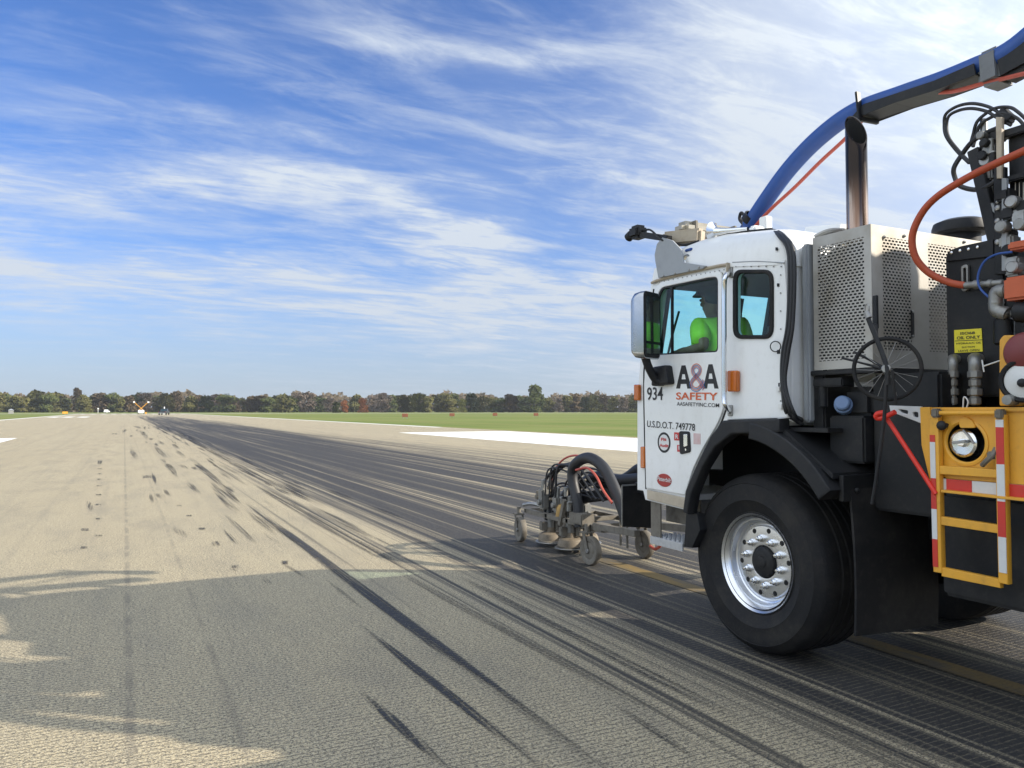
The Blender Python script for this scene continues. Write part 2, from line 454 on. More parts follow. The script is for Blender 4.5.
def runway_nodes(t, pos):
    """returns (groove mask, aggregate noise) shared by pavement, paint and rubber"""
    s = t.sep(pos)
    wob = t.mul(t.sub(t.noise(pos, 3.0, 2), 0.5), 0.02)
    fr = t.m('FRACT', t.m('DIVIDE', t.add(s[1], wob), 0.038))
    tri = t.m('ABSOLUTE', t.sub(fr, 0.5))
    groove = t.step(tri, 0.16, 0.05)
    broken = t.step(t.noise(pos, 26, 3), 0.36, 0.56)
    return t.mul(groove, broken)

def make_runway_mat():
    m = bpy.data.materials.new('grooved_runway'); m.use_nodes = True
    t = NT(m.node_tree); b = t.n['Principled BSDF']
    pos = t.new('ShaderNodeTexCoord').outputs['Object']
    s = t.sep(pos); x, y = s[0], s[1]
    groove = runway_nodes(t, pos)
    n_big = t.noise(t.mapv(pos, (0.35, 0.05, 1)), 1.0, 6, 0.6)
    n_mid = t.noise(t.mapv(pos, (1.8, 0.5, 1)), 1.0, 5, 0.6)
    agg = t.noise(t.mapv(pos, (1, 1.4, 1)), 62, 4, 0.75)
    agg2 = t.noise(pos, 150, 2, 0.6)
    c = t.mix(t.step(n_big, 0.3, 0.7), (0.478, 0.398, 0.248), (0.515, 0.437, 0.280))
    c = t.mix(t.mul(t.step(n_mid, 0.42, 0.70), 0.45), c, (0.25, 0.225, 0.17))
    blot = t.noise(t.mapv(pos, (0.9, 0.7, 1)), 1.0, 7, 0.72, 0.8)
    c = t.mix(t.mul(t.step(blot, 0.52, 0.72), 0.38), c, (0.16, 0.145, 0.115))
    lane = t.noise(t.comb(t.mul(x, 3.0), t.mul(y, 0.02), 5.0), 1.0, 4, 0.6)
    c = t.mix(t.mul(t.step(lane, 0.50, 0.70), 0.30), c, (0.22, 0.20, 0.15))
    c = t.mix(t.mul(t.step(agg, 0.46, 0.55), 0.84), c, (0.054, 0.051, 0.045))
    c = t.mix(t.mul(t.step(agg2, 0.50, 0.62), 0.7), c, (0.60, 0.54, 0.40))
    # paving seams along the runway
    for (sx, wd, k) in ((0.05, 0.022, 0.5), (0.52, 0.018, 0.35), (-3.9, 0.05, 0.3), (-8.2, 0.06, 0.3)):
        near = t.step(t.m('ABSOLUTE', t.sub(t.add(x, t.mul(t.sub(t.noise(pos, 1.5, 3), 0.5), 0.02)), sx)), wd*0.4, wd*1.6, 1.0, 0.0)
        c = t.mix(t.mul(t.mul(near, t.step(t.noise(pos, 2.2, 4), 0.35, 0.6)), k), c, (0.15, 0.135, 0.11))
    c = t.mix(t.mul(groove, 0.62), c, (0.105, 0.095, 0.076))
    # tyre rubber laid down along the touchdown zone
    xw = t.add(x, t.mul(t.sub(t.noise(t.comb(0.0, t.mul(y, 0.02), 0.0), 1.0, 2), 0.5), 0.2))
    s1 = t.noise(t.comb(t.mul(xw, 1.1), t.mul(y, 0.010), 3.0), 1.0, 4, 0.6)
    s2 = t.noise(t.comb(t.mul(xw, 4.5), t.mul(y, 0.022), 1.0), 1.0, 4, 0.65)
    s3 = t.noise(t.comb(t.mul(xw, 15.0), t.mul(y, 0.03), 7.0), 1.0, 4, 0.7)
    st = t.add(t.add(t.mul(s1, 0.22), t.mul(s2, 0.42)), t.mul(s3, 0.36))
    zone = t.mul(t.step(x, 1.3, 4.1), t.step(x, 8.2, 15.5, 1.0, 0.0))
    far = t.step(y, 110.0, 330.0, 1.0, 0.2)
    amt = t.mul(zone, far)
    rub = t.step(t.add(t.mul(t.sub(st, 0.5), 8.2), t.sub(t.mul(amt, 1.55), 0.52)), 0.12, 1.0)
    rub = t.mul(rub, t.step(amt, 0.0, 0.22))
    sp = t.noise(t.comb(t.mul(x, 2.0), t.mul(y, 0.16), 11.0), 1.0, 3, 0.55)
    spz = t.mul(t.step(x, -0.6, 1.6), t.step(x, 3.2, 5.0, 1.0, 0.0))
    spot = t.mul(t.mul(t.step(sp, 0.63, 0.74), spz), 0.35)
    rub = t.m('MAXIMUM', rub, spot)
    rub = t.mul(rub, t.step(t.noise(pos, 34, 4, 0.7), 0.28, 0.52, 0.86, 1.0))
    rub = t.mul(rub, t.sub(1.0, t.mul(groove, 0.46)))
    c = t.mix(t.mul(rub, 0.98), c, (0.026, 0.026, 0.028))
    t.put(b.inputs['Base Color'], c)
    t.put(b.inputs['Roughness'], t.m('MULTIPLY_ADD', rub, -0.22, 0.9))
    b.inputs['Specular IOR Level'].default_value = 0.3
    h = t.sub(t.mul(agg, 0.7), t.mul(groove, 0.9))
    bn = t.new('ShaderNodeBump'); bn.inputs['Strength'].default_value = 0.8; bn.inputs['Distance'].default_value = 0.008
    t.l.new(h, bn.inputs['Height']); t.l.new(bn.outputs[0], b.inputs['Normal'])
    return m
def paint_mat(name, col, worn, under=(0.30, 0.27, 0.20)):
    m = bpy.data.materials.new(name); m.use_nodes = True
    t = NT(m.node_tree); b = t.n['Principled BSDF']
    pos = t.new('ShaderNodeTexCoord').outputs['Object']
    groove = runway_nodes(t, pos)
    n = t.noise(t.mapv(pos, (3, 0.7, 1)), 1.6, 7, 0.7)
    c = t.mix(t.mul(t.step(n, 0.42, 0.66), worn), col, under)
    c = t.mix(t.mul(t.step(t.noise(pos, 60, 4, 0.7), 0.52, 0.7), 0.25+worn*0.3), c, tuple(q*0.5 for q in under))
    c = t.mix(t.mul(groove, 0.3), c, tuple(q*0.5 for q in under))
    t.put(b.inputs['Base Color'], c); b.inputs['Roughness'].default_value = 0.8
    return m
def mark_mat():
    m = bpy.data.materials.new('rubber_skid'); m.use_nodes = True
    t = NT(m.node_tree)
    b = t.n['Principled BSDF']; o = t.n['Material Output']
    pos = t.new('ShaderNodeTexCoord').outputs['Object']
    at = t.new('ShaderNodeAttribute'); at.attribute_name = 'wear'
    groove = runway_nodes(t, pos)
    n1 = t.noise(t.mapv(pos, (34, 0.30, 1)), 1.0, 4, 0.6)
    n2 = t.noise(pos, 34, 4, 0.7)
    a = t.mul(at.outputs['Fac'], t.mul(t.step(n1, 0.40, 0.58, 0.10, 1.0), t.step(n2, 0.30, 0.56, 0.25, 1.0)))
    a = t.mul(t.m('MINIMUM', a, 0.98), t.sub(1.0, t.mul(groove, 0.6)))
    b.inputs['Base Color'].default_value = (0.030, 0.030, 0.032, 1)
    b.inputs['Roughness'].default_value = 0.75
    t.put(b.inputs['Alpha'], a)
    return m
def grass_mat():
    m = bpy.data.materials.new('mown_grass'); m.use_nodes = True
    t = NT(m.node_tree); b = t.n['Principled BSDF']
    pos = t.new('ShaderNodeTexCoord').outputs['Object']
    n1 = t.noise(t.mapv(pos, (0.012, 0.05, 1)), 1.0, 6, 0.6)
    n2 = t.noise(t.mapv(pos, (0.25, 0.9, 1)), 1.0, 6, 0.7)
    n3 = t.noise(pos, 3.0, 4, 0.7)
    c = t.mix(t.step(n1, 0.36, 0.62), (0.110, 0.158, 0.035), (0.178, 0.205, 0.062))
    c = t.mix(t.mul(t.step(n2, 0.45, 0.7), 0.5), c, (0.075, 0.110, 0.022))
    mow = t.noise(t.mapv(pos, (0.22, 0.004, 1)), 1.0, 3, 0.6)
    c = t.mix(t.mul(t.step(mow, 0.46, 0.58), 0.55), c, (0.20, 0.195, 0.07))
    c = t.mix(t.mul(t.step(n3, 0.5, 0.7), 0.35), c, (0.24, 0.22, 0.09))
    t.put(b.inputs['Base Color'], c); b.inputs['Roughness'].default_value = 0.95
    b.inputs['Specular IOR Level'].default_value = 0.1
    bn = t.new('ShaderNodeBump'); bn.inputs['Strength'].default_value = 0.6; bn.inputs['Distance'].default_value = 0.08
    t.l.new(n3, bn.inputs['Height']); t.l.new(bn.outputs[0], b.inputs['Normal'])
    return m
sheet('grass_field', -5000, 5000, -5000, 6000, -0.004, grass_mat(), 'grass field', 'flat mown green airfield grass on both sides of the runway')
RWX0, RWX1 = -18.0, 26.2
sheet('runway', RWX0, RWX1, -300, 392, 0.0, make_runway_mat(), 'runway', 'pale grooved runway pavement streaked with black tyre rubber')
wpaint = paint_mat('white_runway_paint', (0.80, 0.80, 0.77), 0.18)
ypaint = paint_mat('worn_yellow_paint', (0.20, 0.135, 0.04), 0.95, (0.10, 0.09, 0.07))
sheet('aiming_point_marking', 17.0, 25.2, 6, 51.5, 0.004, wpaint, 'runway marking', 'wide solid white block marking near the right runway edge behind the truck')
sheet('aiming_point_marking', -13.4, -5.25, 6, 50.6, 0.004, wpaint, 'runway marking', 'wide solid white block marking cut by the left edge of the photo')
for i, (xa, xb) in enumerate(((-15.2, -13.4), (-12.4, -10.6), (-9.4, -7.4))):
    sheet('touchdown_bar', xa, xb, 196, 219, 0.004, wpaint, 'runway marking', 'short white touchdown zone bar far down the left half of the runway')['group'] = 'touchdown zone bars'
for i in range(11):
    xa = -16.5+i*3.9
    sheet('threshold_stripe', xa, xa+1.9, 362, 386, 0.004, wpaint, 'runway marking', 'white threshold stripe at the far end of the runway')['group'] = 'far threshold stripes'
sheet('edge_line', 25.3, 26.1, 66, 386, 0.004, wpaint, 'runway marking', 'thin white line along the right edge of the runway')
sheet('edge_line', -17.9, -17.1, 40, 386, 0.004, wpaint, 'runway marking', 'thin white line along the left edge of the runway')
sheet('yellow_line', 4.33, 4.50, -12, 6.95, 0.004, ypaint, 'pavement marking', 'worn dull yellow guide line running under the truck')
sheet('far_taxiway', -300, 600, 410, 440, 0.0, mat('far_pavement', (0.38, 0.35, 0.28), 0.9, 0, 0.3, 0.05), 'taxiway', 'pale taxiway strip crossing beyond the far end of the runway')

# skid marks with a shape of their own
me = bpy.data.meshes.new('rubber_marks'); V = []; F = []; D = []
def skid(pts, width, dens, taper=0.3):
    P = [G(*p) for p in pts]; n0 = len(V); rows = []
    Q = []
    for a, b in zip(P, P[1:]):
        for k in range(6): Q.append(a.lerp(b, k/6))
    Q.append(P[-1]); N = len(Q)
    for i, q in enumerate(Q):
        u = i/(N-1); k = min(1, u/taper, (1-u)/taper)
        dd = (Q[min(i+1, N-1)]-Q[max(i-1, 0)]).normalized(); nn = Vector((dd.y, -dd.x, 0))
        for s_, e in ((-0.5, 0.0), (-0.32, 1.0), (0.32, 1.0), (0.5, 0.0)):
            V.append(q+nn*s_*width*(0.45+0.55*k)+Vector((0, 0, 0.006+0.0005*(len(V) % 3)*0))); D.append(dens*0.95*e*(0.05+0.95*k))
    for i in range(N-1):
        for j in range(3):
            a = n0+i*4+j; F.append((a, a+1, a+5, a+4))
SK = [([(246, 503), (622, 784)], .18, 2.0, .25), ([(359, 625), (552, 776)], .10, 1.5, .3), ([(360, 692), (455, 776)], .09, 1.4, .35),
      ([(615, 705), (700, 762)], .08, .7, .3), ([(323, 578), (370, 614)], .06, .5, .3), ([(380, 562), (520, 640), (720, 745)], .10, .55, .2), ([(456, 575), (580, 640), (760, 730)], .12, .7, .2),
      ([(190, 458), (231, 493)], .30, .9, .3), ([(187, 482), (200, 494)], .22, .9, .4), ([(225, 515), (256, 544)], .12, .85, .3), ([(223, 529), (239, 546)], .08, .9, .3),
      ([(131, 449), (137, 460)], .28, .9, .4), ([(150, 493), (153, 504)], .10, .7, .4), ([(88, 501), (92, 512)], .14, .9, .45), ([(173, 527), (187, 538)], .18, .45, .4),
      ([(155, 446), (166, 458)], .34, .8, .35), ([(178, 464), (190, 470)], .28, .6, .4), ([(219, 471), (233, 481)], .25, .5, .4), ([(219, 496), (240, 515)], .25, .5, .4),
      ([(253, 483), (330, 528), (420, 575)], .22, .8, .2), ([(250, 512), (300, 545)], .10, .55, .3), ([(262, 532), (285, 548)], .08, .5, .4), ([(164, 489), (171, 497)], .15, .7, .4),
      ([(157, 493), (163, 499)], .22, .6, .4), ([(200, 445), (260, 478), (330, 508)], .30, .8, .2), ([(176, 430), (215, 455)], .6, .8, .3), ([(140, 430), (149, 440)], .5, .8, .4), ([(206, 460), (250, 487)], .2, .7, .3),
      ([(123, 433), (126, 429)], .45, 1.0, .45), ([(140, 429), (137, 426)], .6, .9, .45), ([(281, 563), (310, 580)], .07, .5, .35), ([(263, 578), (272, 586)], .08, .6, .4), ([(230, 568), (236, 572)], .1, .5, .4)]
for a in SK: skid(a[0], a[1]*(0.72 if len(a[0]) == 2 else 1.0), a[2], a[3])
rs = random.Random(3)
for k in range(110):                                     # loose scuffs between the clean strip and the rubber
    X0 = 0.4+3.2*rs.random()**0.6; Y0 = rs.uniform(8, 80); L = rs.uniform(0.6, 3.5)*(1+Y0/22); a_ = rs.uniform(-0.01, 0.035)
    n0 = len(V)
    for i in range(7):
        u = i/6; k2 = min(1, u/.35, (1-u)/.35); wd = rs.uniform(.05, .2)*0+0.05+0.16*((k*37) % 11)/11
        for s_, e in ((-0.5, 0.0), (-0.3, 1.0), (0.3, 1.0), (0.5, 0.0)):
            V.append(Vector((X0+a_*L*u+s_*wd*(.4+.6*k2), Y0+L*u, 0.0055))); D.append((.55+.45*((k*53) % 7)/7)*e*(.05+.95*k2))
    for i in range(6):
        for j in range(3):
            q = n0+i*4+j; F.append((q, q+1, q+5, q+4))
for (px, py, ww, hh) in ((100, 462.5, 5, 4), (100, 469, 5, 1.2), (99.7, 474, 5, 1.2), (99.4, 479.5, 5.5, 1.2), (99, 486, 5.5, 1.3), (98.5, 495, 6, 1.4), (98, 505, 6.5, 1.5), (98.5, 519, 6.5, 1.6), (99, 536, 7, 1.6), (85, 530, 8, 3),
                         (147, 477, 9, 3), (179, 506, 6, 1.4), (189, 516, 6, 1.6), (202, 529, 7, 2), (84, 548, 7, 2.5), (285, 563, 6, 4), (235, 567, 7, 3), (216, 544, 9, 5), (113, 434, 2, 1.5), (116, 434, 2, 1.5), (131, 436, 3, 1.5)):
    n0 = len(V)
    for (sx_, sy_, e) in ((-.5, -.5, .35), (.5, -.5, .35), (.5, .5, .35), (-.5, .5, .35), (-.3, -.3, 1), (.3, -.3, 1), (.3, .3, 1), (-.3, .3, 1)):
        V.append(G(px+sx_*ww, py+sy_*hh)+Vector((0, 0, 0.007))); D.append(0.85*e)
    for q in range(4):
        r2 = (q+1) % 4; F.append((n0+q, n0+r2, n0+4+r2, n0+4+q))
    F.append((n0+4, n0+5, n0+6, n0+7))
me.from_pydata([tuple(v) for v in V], [], F)
att = me.attributes.new('wear', 'FLOAT', 'POINT'); att.data.foreach_set('value', D)
me.materials.append(mark_mat())
o = bpy.data.objects.new('rubber_marks', me); COL.objects.link(o)
tag(o, 'black skid marks and scuffs of tyre rubber on the pale runway', 'skid marks', kind='structure')

# ------------------------------------------------------------------ trees
def leaf_mat(name, a, b_, c_):
    m = bpy.data.materials.new(name); m.use_nodes = True
    t = NT(m.node_tree); b = t.n['Principled BSDF']
    pos = t.new('ShaderNodeTexCoord').outputs['Object']
    oi = t.new('ShaderNodeObjectInfo').outputs['Random']
    n = t.noise(pos, 0.45, 5, 0.7); n2 = t.noise(pos, 2.5, 3, 0.7)
    c = t.mix(t.step(n, 0.36, 0.64), a, b_)
    c = t.mix(t.mul(t.step(n2, 0.45, 0.75), 0.55), c, c_)
    c = t.mix(t.mul(oi, 0.35), c, tuple(q*0.55 for q in a))
    t.put(b.inputs['Base Color'], c); b.inputs['Roughness'].default_value = 0.9
    b.inputs['Specular IOR Level'].default_value = 0.1
    return m
barkm = mat('tree_bark', (0.10, 0.085, 0.07), 0.9, 0, 0.5, 2)
LEAF = {'dark': leaf_mat('dark_green_leaves', (0.052, 0.072, 0.025), (0.085, 0.098, 0.032), (0.13, 0.105, 0.042)),
        'olive': leaf_mat('olive_leaves', (0.11, 0.112, 0.038), (0.14, 0.132, 0.046), (0.15, 0.10, 0.04)),
        'brown': leaf_mat('brown_leaves', (0.095, 0.070, 0.042), (0.125, 0.092, 0.055), (0.09, 0.08, 0.04)),
        'orange': leaf_mat('orange_leaves', (0.22, 0.075, 0.028), (0.26, 0.11, 0.045), (0.16, 0.07, 0.03)),
        'lime': leaf_mat('yellow_green_leaves', (0.16, 0.165, 0.045), (0.19, 0.18, 0.06), (0.11, 0.12, 0.035)),
        'bare': leaf_mat('bare_twigs', (0.13, 0.105, 0.085), (0.16, 0.125, 0.10), (0.11, 0.075, 0.055))}
def crown_mesh(seed, h, wd, n, base=0.18, size=0.62):
    """leaf clumps scattered through several lobes; local base at z = 0"""
    r = random.Random(seed); mb = MB(); lobes = []
    for k in range(11):
        a = r.uniform(0, 6.28); q = r.uniform(0.05, 0.62)*wd/2; z = h*(base+0.08+(0.80-base)*r.random())
        f = 1.0 if z < h*0.7 else 0.7
        lobes.append((Vector((math.cos(a)*q*f, math.sin(a)*q*f, z)), r.uniform(0.2, 0.34)*wd, r.uniform(0.13, 0.2)*h))
    lobes.append((Vector((r.uniform(-.1, .1)*wd, 0, h*0.84)), 0.2*wd, 0.16*h))
    for i in range(n):
        c, rx, rz = r.choice(lobes)
        v = Vector((r.gauss(0, 1), r.gauss(0, 1), r.gauss(0, 1))).normalized()*(r.random()**0.35)
        p = c+Vector((v.x*rx, v.y*rx, v.z*rz)); s_ = size*r.uniform(0.6, 1.4)
        u = Vector((r.gauss(0, 1), r.gauss(0, 1), r.gauss(0, 1))).normalized(); w_ = u.orthogonal().normalized()
        mb.quad(p-u*s_, p+w_*s_*.7, p+u*s_, p-w_*s_*.7)
    return mb
def tree_proto(seed, kind, h, wd, label):
    t = thing('tree', (0, 0, 0), label, 'tree')
    mb = MB(); r = random.Random(seed)
    mb.tube([(0, 0, -0.1), (0.1, 0, h*0.25), (0, 0.1, h*0.55), (0, 0, h*0.85)], lambda u: 0.34*(1-u)+0.05, 7, 3)
    for k in range(7):
        a = r.uniform(0, 6.28); z = h*r.uniform(0.22, 0.6)
        e = Vector((math.cos(a)*wd*0.35, math.sin(a)*wd*0.35, z+h*r.uniform(.15, .3)))
        mb.tube([(0, 0, z), e*0.5+Vector((0, 0, z*0.55)), e], lambda u: 0.14*(1-u)+0.03, 5, 3)
    obj('trunk', mb, barkm, t)
    bare = kind == 'bare'
    obj('crown', crown_mesh(seed, h, wd, 1000 if bare else 1500, 0.0, 0.5 if bare else 0.68), LEAF[kind], t, smooth=180, fixn=False)
    return t
KL = {'dark': 'dense dark green rounded tree in the far treeline', 'olive': 'olive green autumn tree in the far treeline',
      'brown': 'brown leaved autumn tree in the far treeline', 'bare': 'grey brown nearly bare tree in the far treeline'}
PRO = {}
for i, k in enumerate(('dark', 'dark', 'olive', 'olive', 'brown', 'brown', 'bare', 'bare')):
    PRO.setdefault(k, []).append([tree_proto(20+i, k, 13.0, (12.5, 10.5)[i % 2], KL[k]), False])
rt = random.Random(11)
def place_tree(px, top, kind, dist, wide=1.0, label=None):
    r0 = ray(px, 410.5); r0.z = 0; r0 = r0*(dist/ r0.dot(Vector((FWD.x, FWD.y, 0)).normalized()))
    slot = rt.choice(PRO[kind]) if kind in PRO else None
    if slot is None:
        t = tree_proto(70+int(px), kind, 13.0, 12.0, label)
    elif label or slot[1]:
        t = copy_tree(slot[0])
        if label: t['label'] = label
    else:
        t = slot[0]; slot[1] = True
    if not label: t['group'] = {'dark': 'dark green trees of the far treeline', 'olive': 'olive trees of the far treeline', 'brown': 'brown trees of the far treeline', 'bare': 'bare trees of the far treeline'}[kind]
    s_ = (1.53+(410.5-top)/FPX*dist)/13.0
    t.location = (CAM.x+r0.x, CAM.y+r0.y, 0); t.scale = (s_*wide, s_*wide, s_); t.rotation_euler = (0, 0, rt.uniform(0, 6.28))
SPECIAL = [(535, 385.5, 'dark', 600, .95, 'tallest dark green tree rising above the treeline left of the truck'), (345, 400, 'orange', 560, .8, 'small red orange tree beside a low dark bush in the treeline'),
           (363, 398, 'orange', 590, .95, 'larger pinkish orange autumn tree in the middle of the treeline'), (337, 402.5, 'dark', 545, 1.5, 'low spreading dark bush in front of the orange trees'),
           (419, 393.5, 'lime', 600, 1.2, 'yellow green tree brightest in the treeline'), (36, 390, 'olive', 600, 1.25, 'broad tall olive tree at the left end of the treeline'),
           (76, 387.5, 'brown', 640, .6, 'narrow brown tree poking above the left treeline'), (462, 398.5, 'lime', 590, .9, 'low lime green tree left of the tallest tree'), (178, 391, 'brown', 660, .8, 'rusty brown tree top above the treeline behind the pickup')]
for s_ in SPECIAL: place_tree(*s_)
px = -60.0
while px < 700:
    kind = rt.choices(['dark', 'olive', 'brown', 'bare'], [.36, .30, .2, .14])[0]
    if all(abs(px-q[0]) > 5 for q in SPECIAL): place_tree(px, rt.uniform(392.5, 398.0) if px > 100 else rt.uniform(391.5, 397), kind, rt.uniform(590, 680), rt.uniform(1.0, 1.45))
    px += rt.uniform(7.0, 11.0)
mb = MB()                                              # far wood, one mass behind
rw = random.Random(5)
for i in range(22000):
    ax = rw.uniform(-160, 760); dist = rw.uniform(720, 800)
    r0 = ray(ax, 410.5); r0.z = 0; p = CAM+r0*dist
    hh = 15.5+2.5*math.sin(ax*0.045)+1.6*math.sin(ax*0.17+1)+1.2*math.sin(ax*0.41)
    p.z = hh*rw.random()
    s2 = rw.uniform(1.4, 2.7); u = Vector((rw.gauss(0, 1), rw.gauss(0, 1), rw.gauss(0, 1))).normalized(); w_ = u.orthogonal().normalized()
    mb.quad(p-u*s2, p+w_*s2*.7, p+u*s2, p-w_*s2*.7)
o = obj('far_wood', mb, leaf_mat('far_wood_leaves', (0.10, 0.082, 0.055), (0.125, 0.095, 0.065), (0.07, 0.07, 0.035)), smooth=180, fixn=False)
tag(o, 'hazy brown wood closing the horizon behind the treeline', 'wood', kind='stuff')

# ------------------------------------------------------------------ far things on the airfield
p = G(141, 414.2); t = thing('closure_marker', (p.x, p.y, 0), 'yellow lighted X runway closure marker on a white trailer far down the runway', 'closure marker')
mb = MB(); mb.box(p.x-1.2, p.x+1.2, p.y-.9, p.y+.9, .45, 1.75, .12); obj('trailer_body', mb, white, t)
for sx_ in (-1, 1):
    mb = MB(); mb.bar((p.x-sx_*1.0, p.y-.2*sx_, 1.5), (p.x+sx_*2.55, p.y-.2*sx_, 4.9), .5, .22, .03); a_ = obj('marker_arm', mb, yellow, t)
    mb = MB(); mb.box(p.x+sx_*2.65-.4, p.x+sx_*2.65+.4, p.y-.3-.2*sx_, p.y+.3-.2*sx_, 4.65, 5.3, .08); obj('lamp', mb, whink, a_)
    mb = MB(); mb.cyl((p.x+sx_*1.05-.1, p.y-.95, .35), (p.x+sx_*1.05+.1, p.y-.95, .35), .35, 16); obj('wheel', mb, rubber, t)
mb = MB(); mb.box(p.x+1.5, p.x+2.1, p.y-.3, p.y+.3, 0.05, .85, .05); obj('battery_box', mb, yellow, t)
def far_pickup(loc, rz):
    t = thing('pickup_truck', loc, 'dark pickup truck with an amber roof beacon parked far down the runway', 'pickup truck')
    def pt(name, mb, m_, par=None): return obj(name, mb, m_, par or t)
    L = Vector(loc)
    dk = mat('dark_truck_paint', (0.03, 0.035, 0.045), 0.35, 0, 0.2)
    mb = MB(); mb.box(L.x-1.0, L.x+1.0, L.y-2.8, L.y+2.7, .55, 1.12, .08); pt('body', mb, dk)
    mb = MB(); R0 = [(-.95, -.5), (.95, -.5), (.95, 1.5), (-.95, 1.5)]; R1 = [(-.78, -.3), (.78, -.3), (.78, .8), (-.78, .8)]
    mb.loft([[(L.x+a, L.y+b, 1.12) for a, b in R0], [(L.x+a, L.y+b, 1.85) for a, b in R1]]); c_ = pt('cab', mb, dk)
    mb = MB(); mb.quad((L.x-.72, L.y-.49, 1.2), (L.x+.72, L.y-.49, 1.2), (L.x+.62, L.y-.34, 1.75), (L.x-.62, L.y-.34, 1.75)); pt('rear_window', mb, glass, c_)
    for sx_ in (-1, 1):
        for sy_ in (-1.7, 1.75):
            mb = MB(); mb.cyl((L.x+sx_*.78, L.y+sy_, .4), (L.x+sx_*1.02, L.y+sy_, .4), .4, 18, .04); pt('wheel', mb, rubber)
        mb = MB(); mb.box(L.x+sx_*.86-.1, L.x+sx_*.86+.1, L.y-2.84, L.y-2.79, .75, 1.05, .01); pt('tail_light', mb, maroon)
    mb = MB(); mb.box(L.x-.95, L.x+.95, L.y-2.95, L.y-2.8, .5, .68, .03); pt('rear_bumper', mb, chrome)
    mb = MB(); mb.cyl((L.x, L.y+.2, 1.85), (L.x, L.y+.2, 2.45), .16, 12); pt('beacon', mb, whink)
    t.rotation_euler = (0, 0, rz); t.scale = (1.2, 1.2, 1.15); return t
p = G(164, 415.0); far_pickup((p.x, p.y, 0), R(-14))
LB = ['orange marker board nearest the orange trees', 'orange marker board second from the left in the grass', 'orange marker board third from the left in the grass', 'orange marker board nearest the truck in the grass']
bp_ = None
for i, (px, py) in enumerate(((405, 418.5), (452, 417.5), (495, 417.0), (536, 417.0))):
    p = G(px, py)
    if bp_ is None:
        bp_ = thing('marker_board', (p.x, p.y, 0), LB[0], 'marker board', 'orange boards in the grass')
        mb = MB(); mb.box(p.x-.55, p.x+.55, p.y-.06, p.y+.06, .28, .95, .03); obj('panel', mb, mat('faded_orange_board', (.36, .13, .07), .7, 0, .4, 6), bp_)
        for sx_ in (-.35, .35):
            mb = MB(); mb.bar((p.x+sx_, p.y, 0), (p.x+sx_, p.y, .3), .07, .07); mb.box(p.x+sx_-.06, p.x+sx_+.06, p.y-.3, p.y+.3, 0, .06); obj('leg', mb, steel, bp_)
        bp_.rotation_euler = (0, 0, -YAW); t = bp_
    else:
        t = copy_tree(bp_); t.location = (p.x, p.y, 0); t['label'] = LB[i]
p = G(65, 414.6); t = thing('airfield_sign', (p.x, p.y, 0), 'low yellow airfield sign box at the left runway edge', 'airfield sign')
mb = MB(); mb.box(p.x-.9, p.x+.9, p.y-.15, p.y+.15, .3, 1.15, .04); obj('sign_box', mb, yellow, t)
for sx_ in (-.6, .6):
    mb = MB(); mb.cyl((p.x+sx_, p.y, 0), (p.x+sx_, p.y, .3), .06, 8); obj('leg', mb, blackp, t)
p = G(11, 413.6); t = thing('equipment_shelter', (p.x, p.y, 0), 'small white equipment shelter in the grass at far left', 'shelter')
mb = MB(); mb.box(p.x-1.0, p.x+1.0, p.y-1.0, p.y+1.0, 0, 1.7, .03); obj('wall', mb, shield, t)
mb = MB(); mb.loft([[(p.x-1.2, p.y-1.2, 1.7), (p.x+1.2, p.y-1.2, 1.7), (p.x+1.2, p.y+1.2, 1.7), (p.x-1.2, p.y+1.2, 1.7)], [(p.x-.1, p.y-.1, 2.4), (p.x+.1, p.y-.1, 2.4), (p.x+.1, p.y+.1, 2.4), (p.x-.1, p.y+.1, 2.4)]]); obj('roof', mb, greyplate, t)
p = G(108, 413.2); t = thing('white_van', (p.x, p.y, 0), 'tiny white van parked beyond the far runway end', 'van')
mb = MB(); mb.box(p.x-2.2, p.x+1.0, p.y-.9, p.y+.9, .4, 1.35, .15); mb.box(p.x-2.1, p.x+.2, p.y-.85, p.y+.85, 1.3, 2.05, .2); obj('body', mb, white, t)
for sx_ in (-1.5, .5):
    for sy_ in (-.8, .8):
        mb = MB(); mb.cyl((p.x+sx_, p.y+sy_-.1, .35), (p.x+sx_, p.y+sy_+.1, .35), .35, 14); obj('wheel', mb, rubber, t)
p = G(98, 413.3); t = thing('marker_post', (p.x, p.y, 0), 'thin white marker post standing left of the tiny van', 'post')
mb = MB(); mb.cyl((p.x, p.y, 0), (p.x, p.y, 2.2), .12, 10); obj('post', mb, whink, t)
mb = MB(); mb.box(p.x-.4, p.x+.4, p.y-.2, p.y+.2, 2.2, 2.9, .05); obj('lamp', mb, whink, t)

# ================================================================== THE TRUCK
TX = 3.50                                               # left side of the cab
T = thing('vacuum_truck', (4.7, 2.0, 0), 'white cab over runway cleaning truck with yellow deck and blue suction hose over its roof', 'truck')
def S(px, py, x=TX): return yz(px, py, x)
def part(name, mb, m_, parent=None, label=None, **k): return obj(name, mb, m_, parent or T, label, **k)
XR = 5.92                                               # right side of the cab

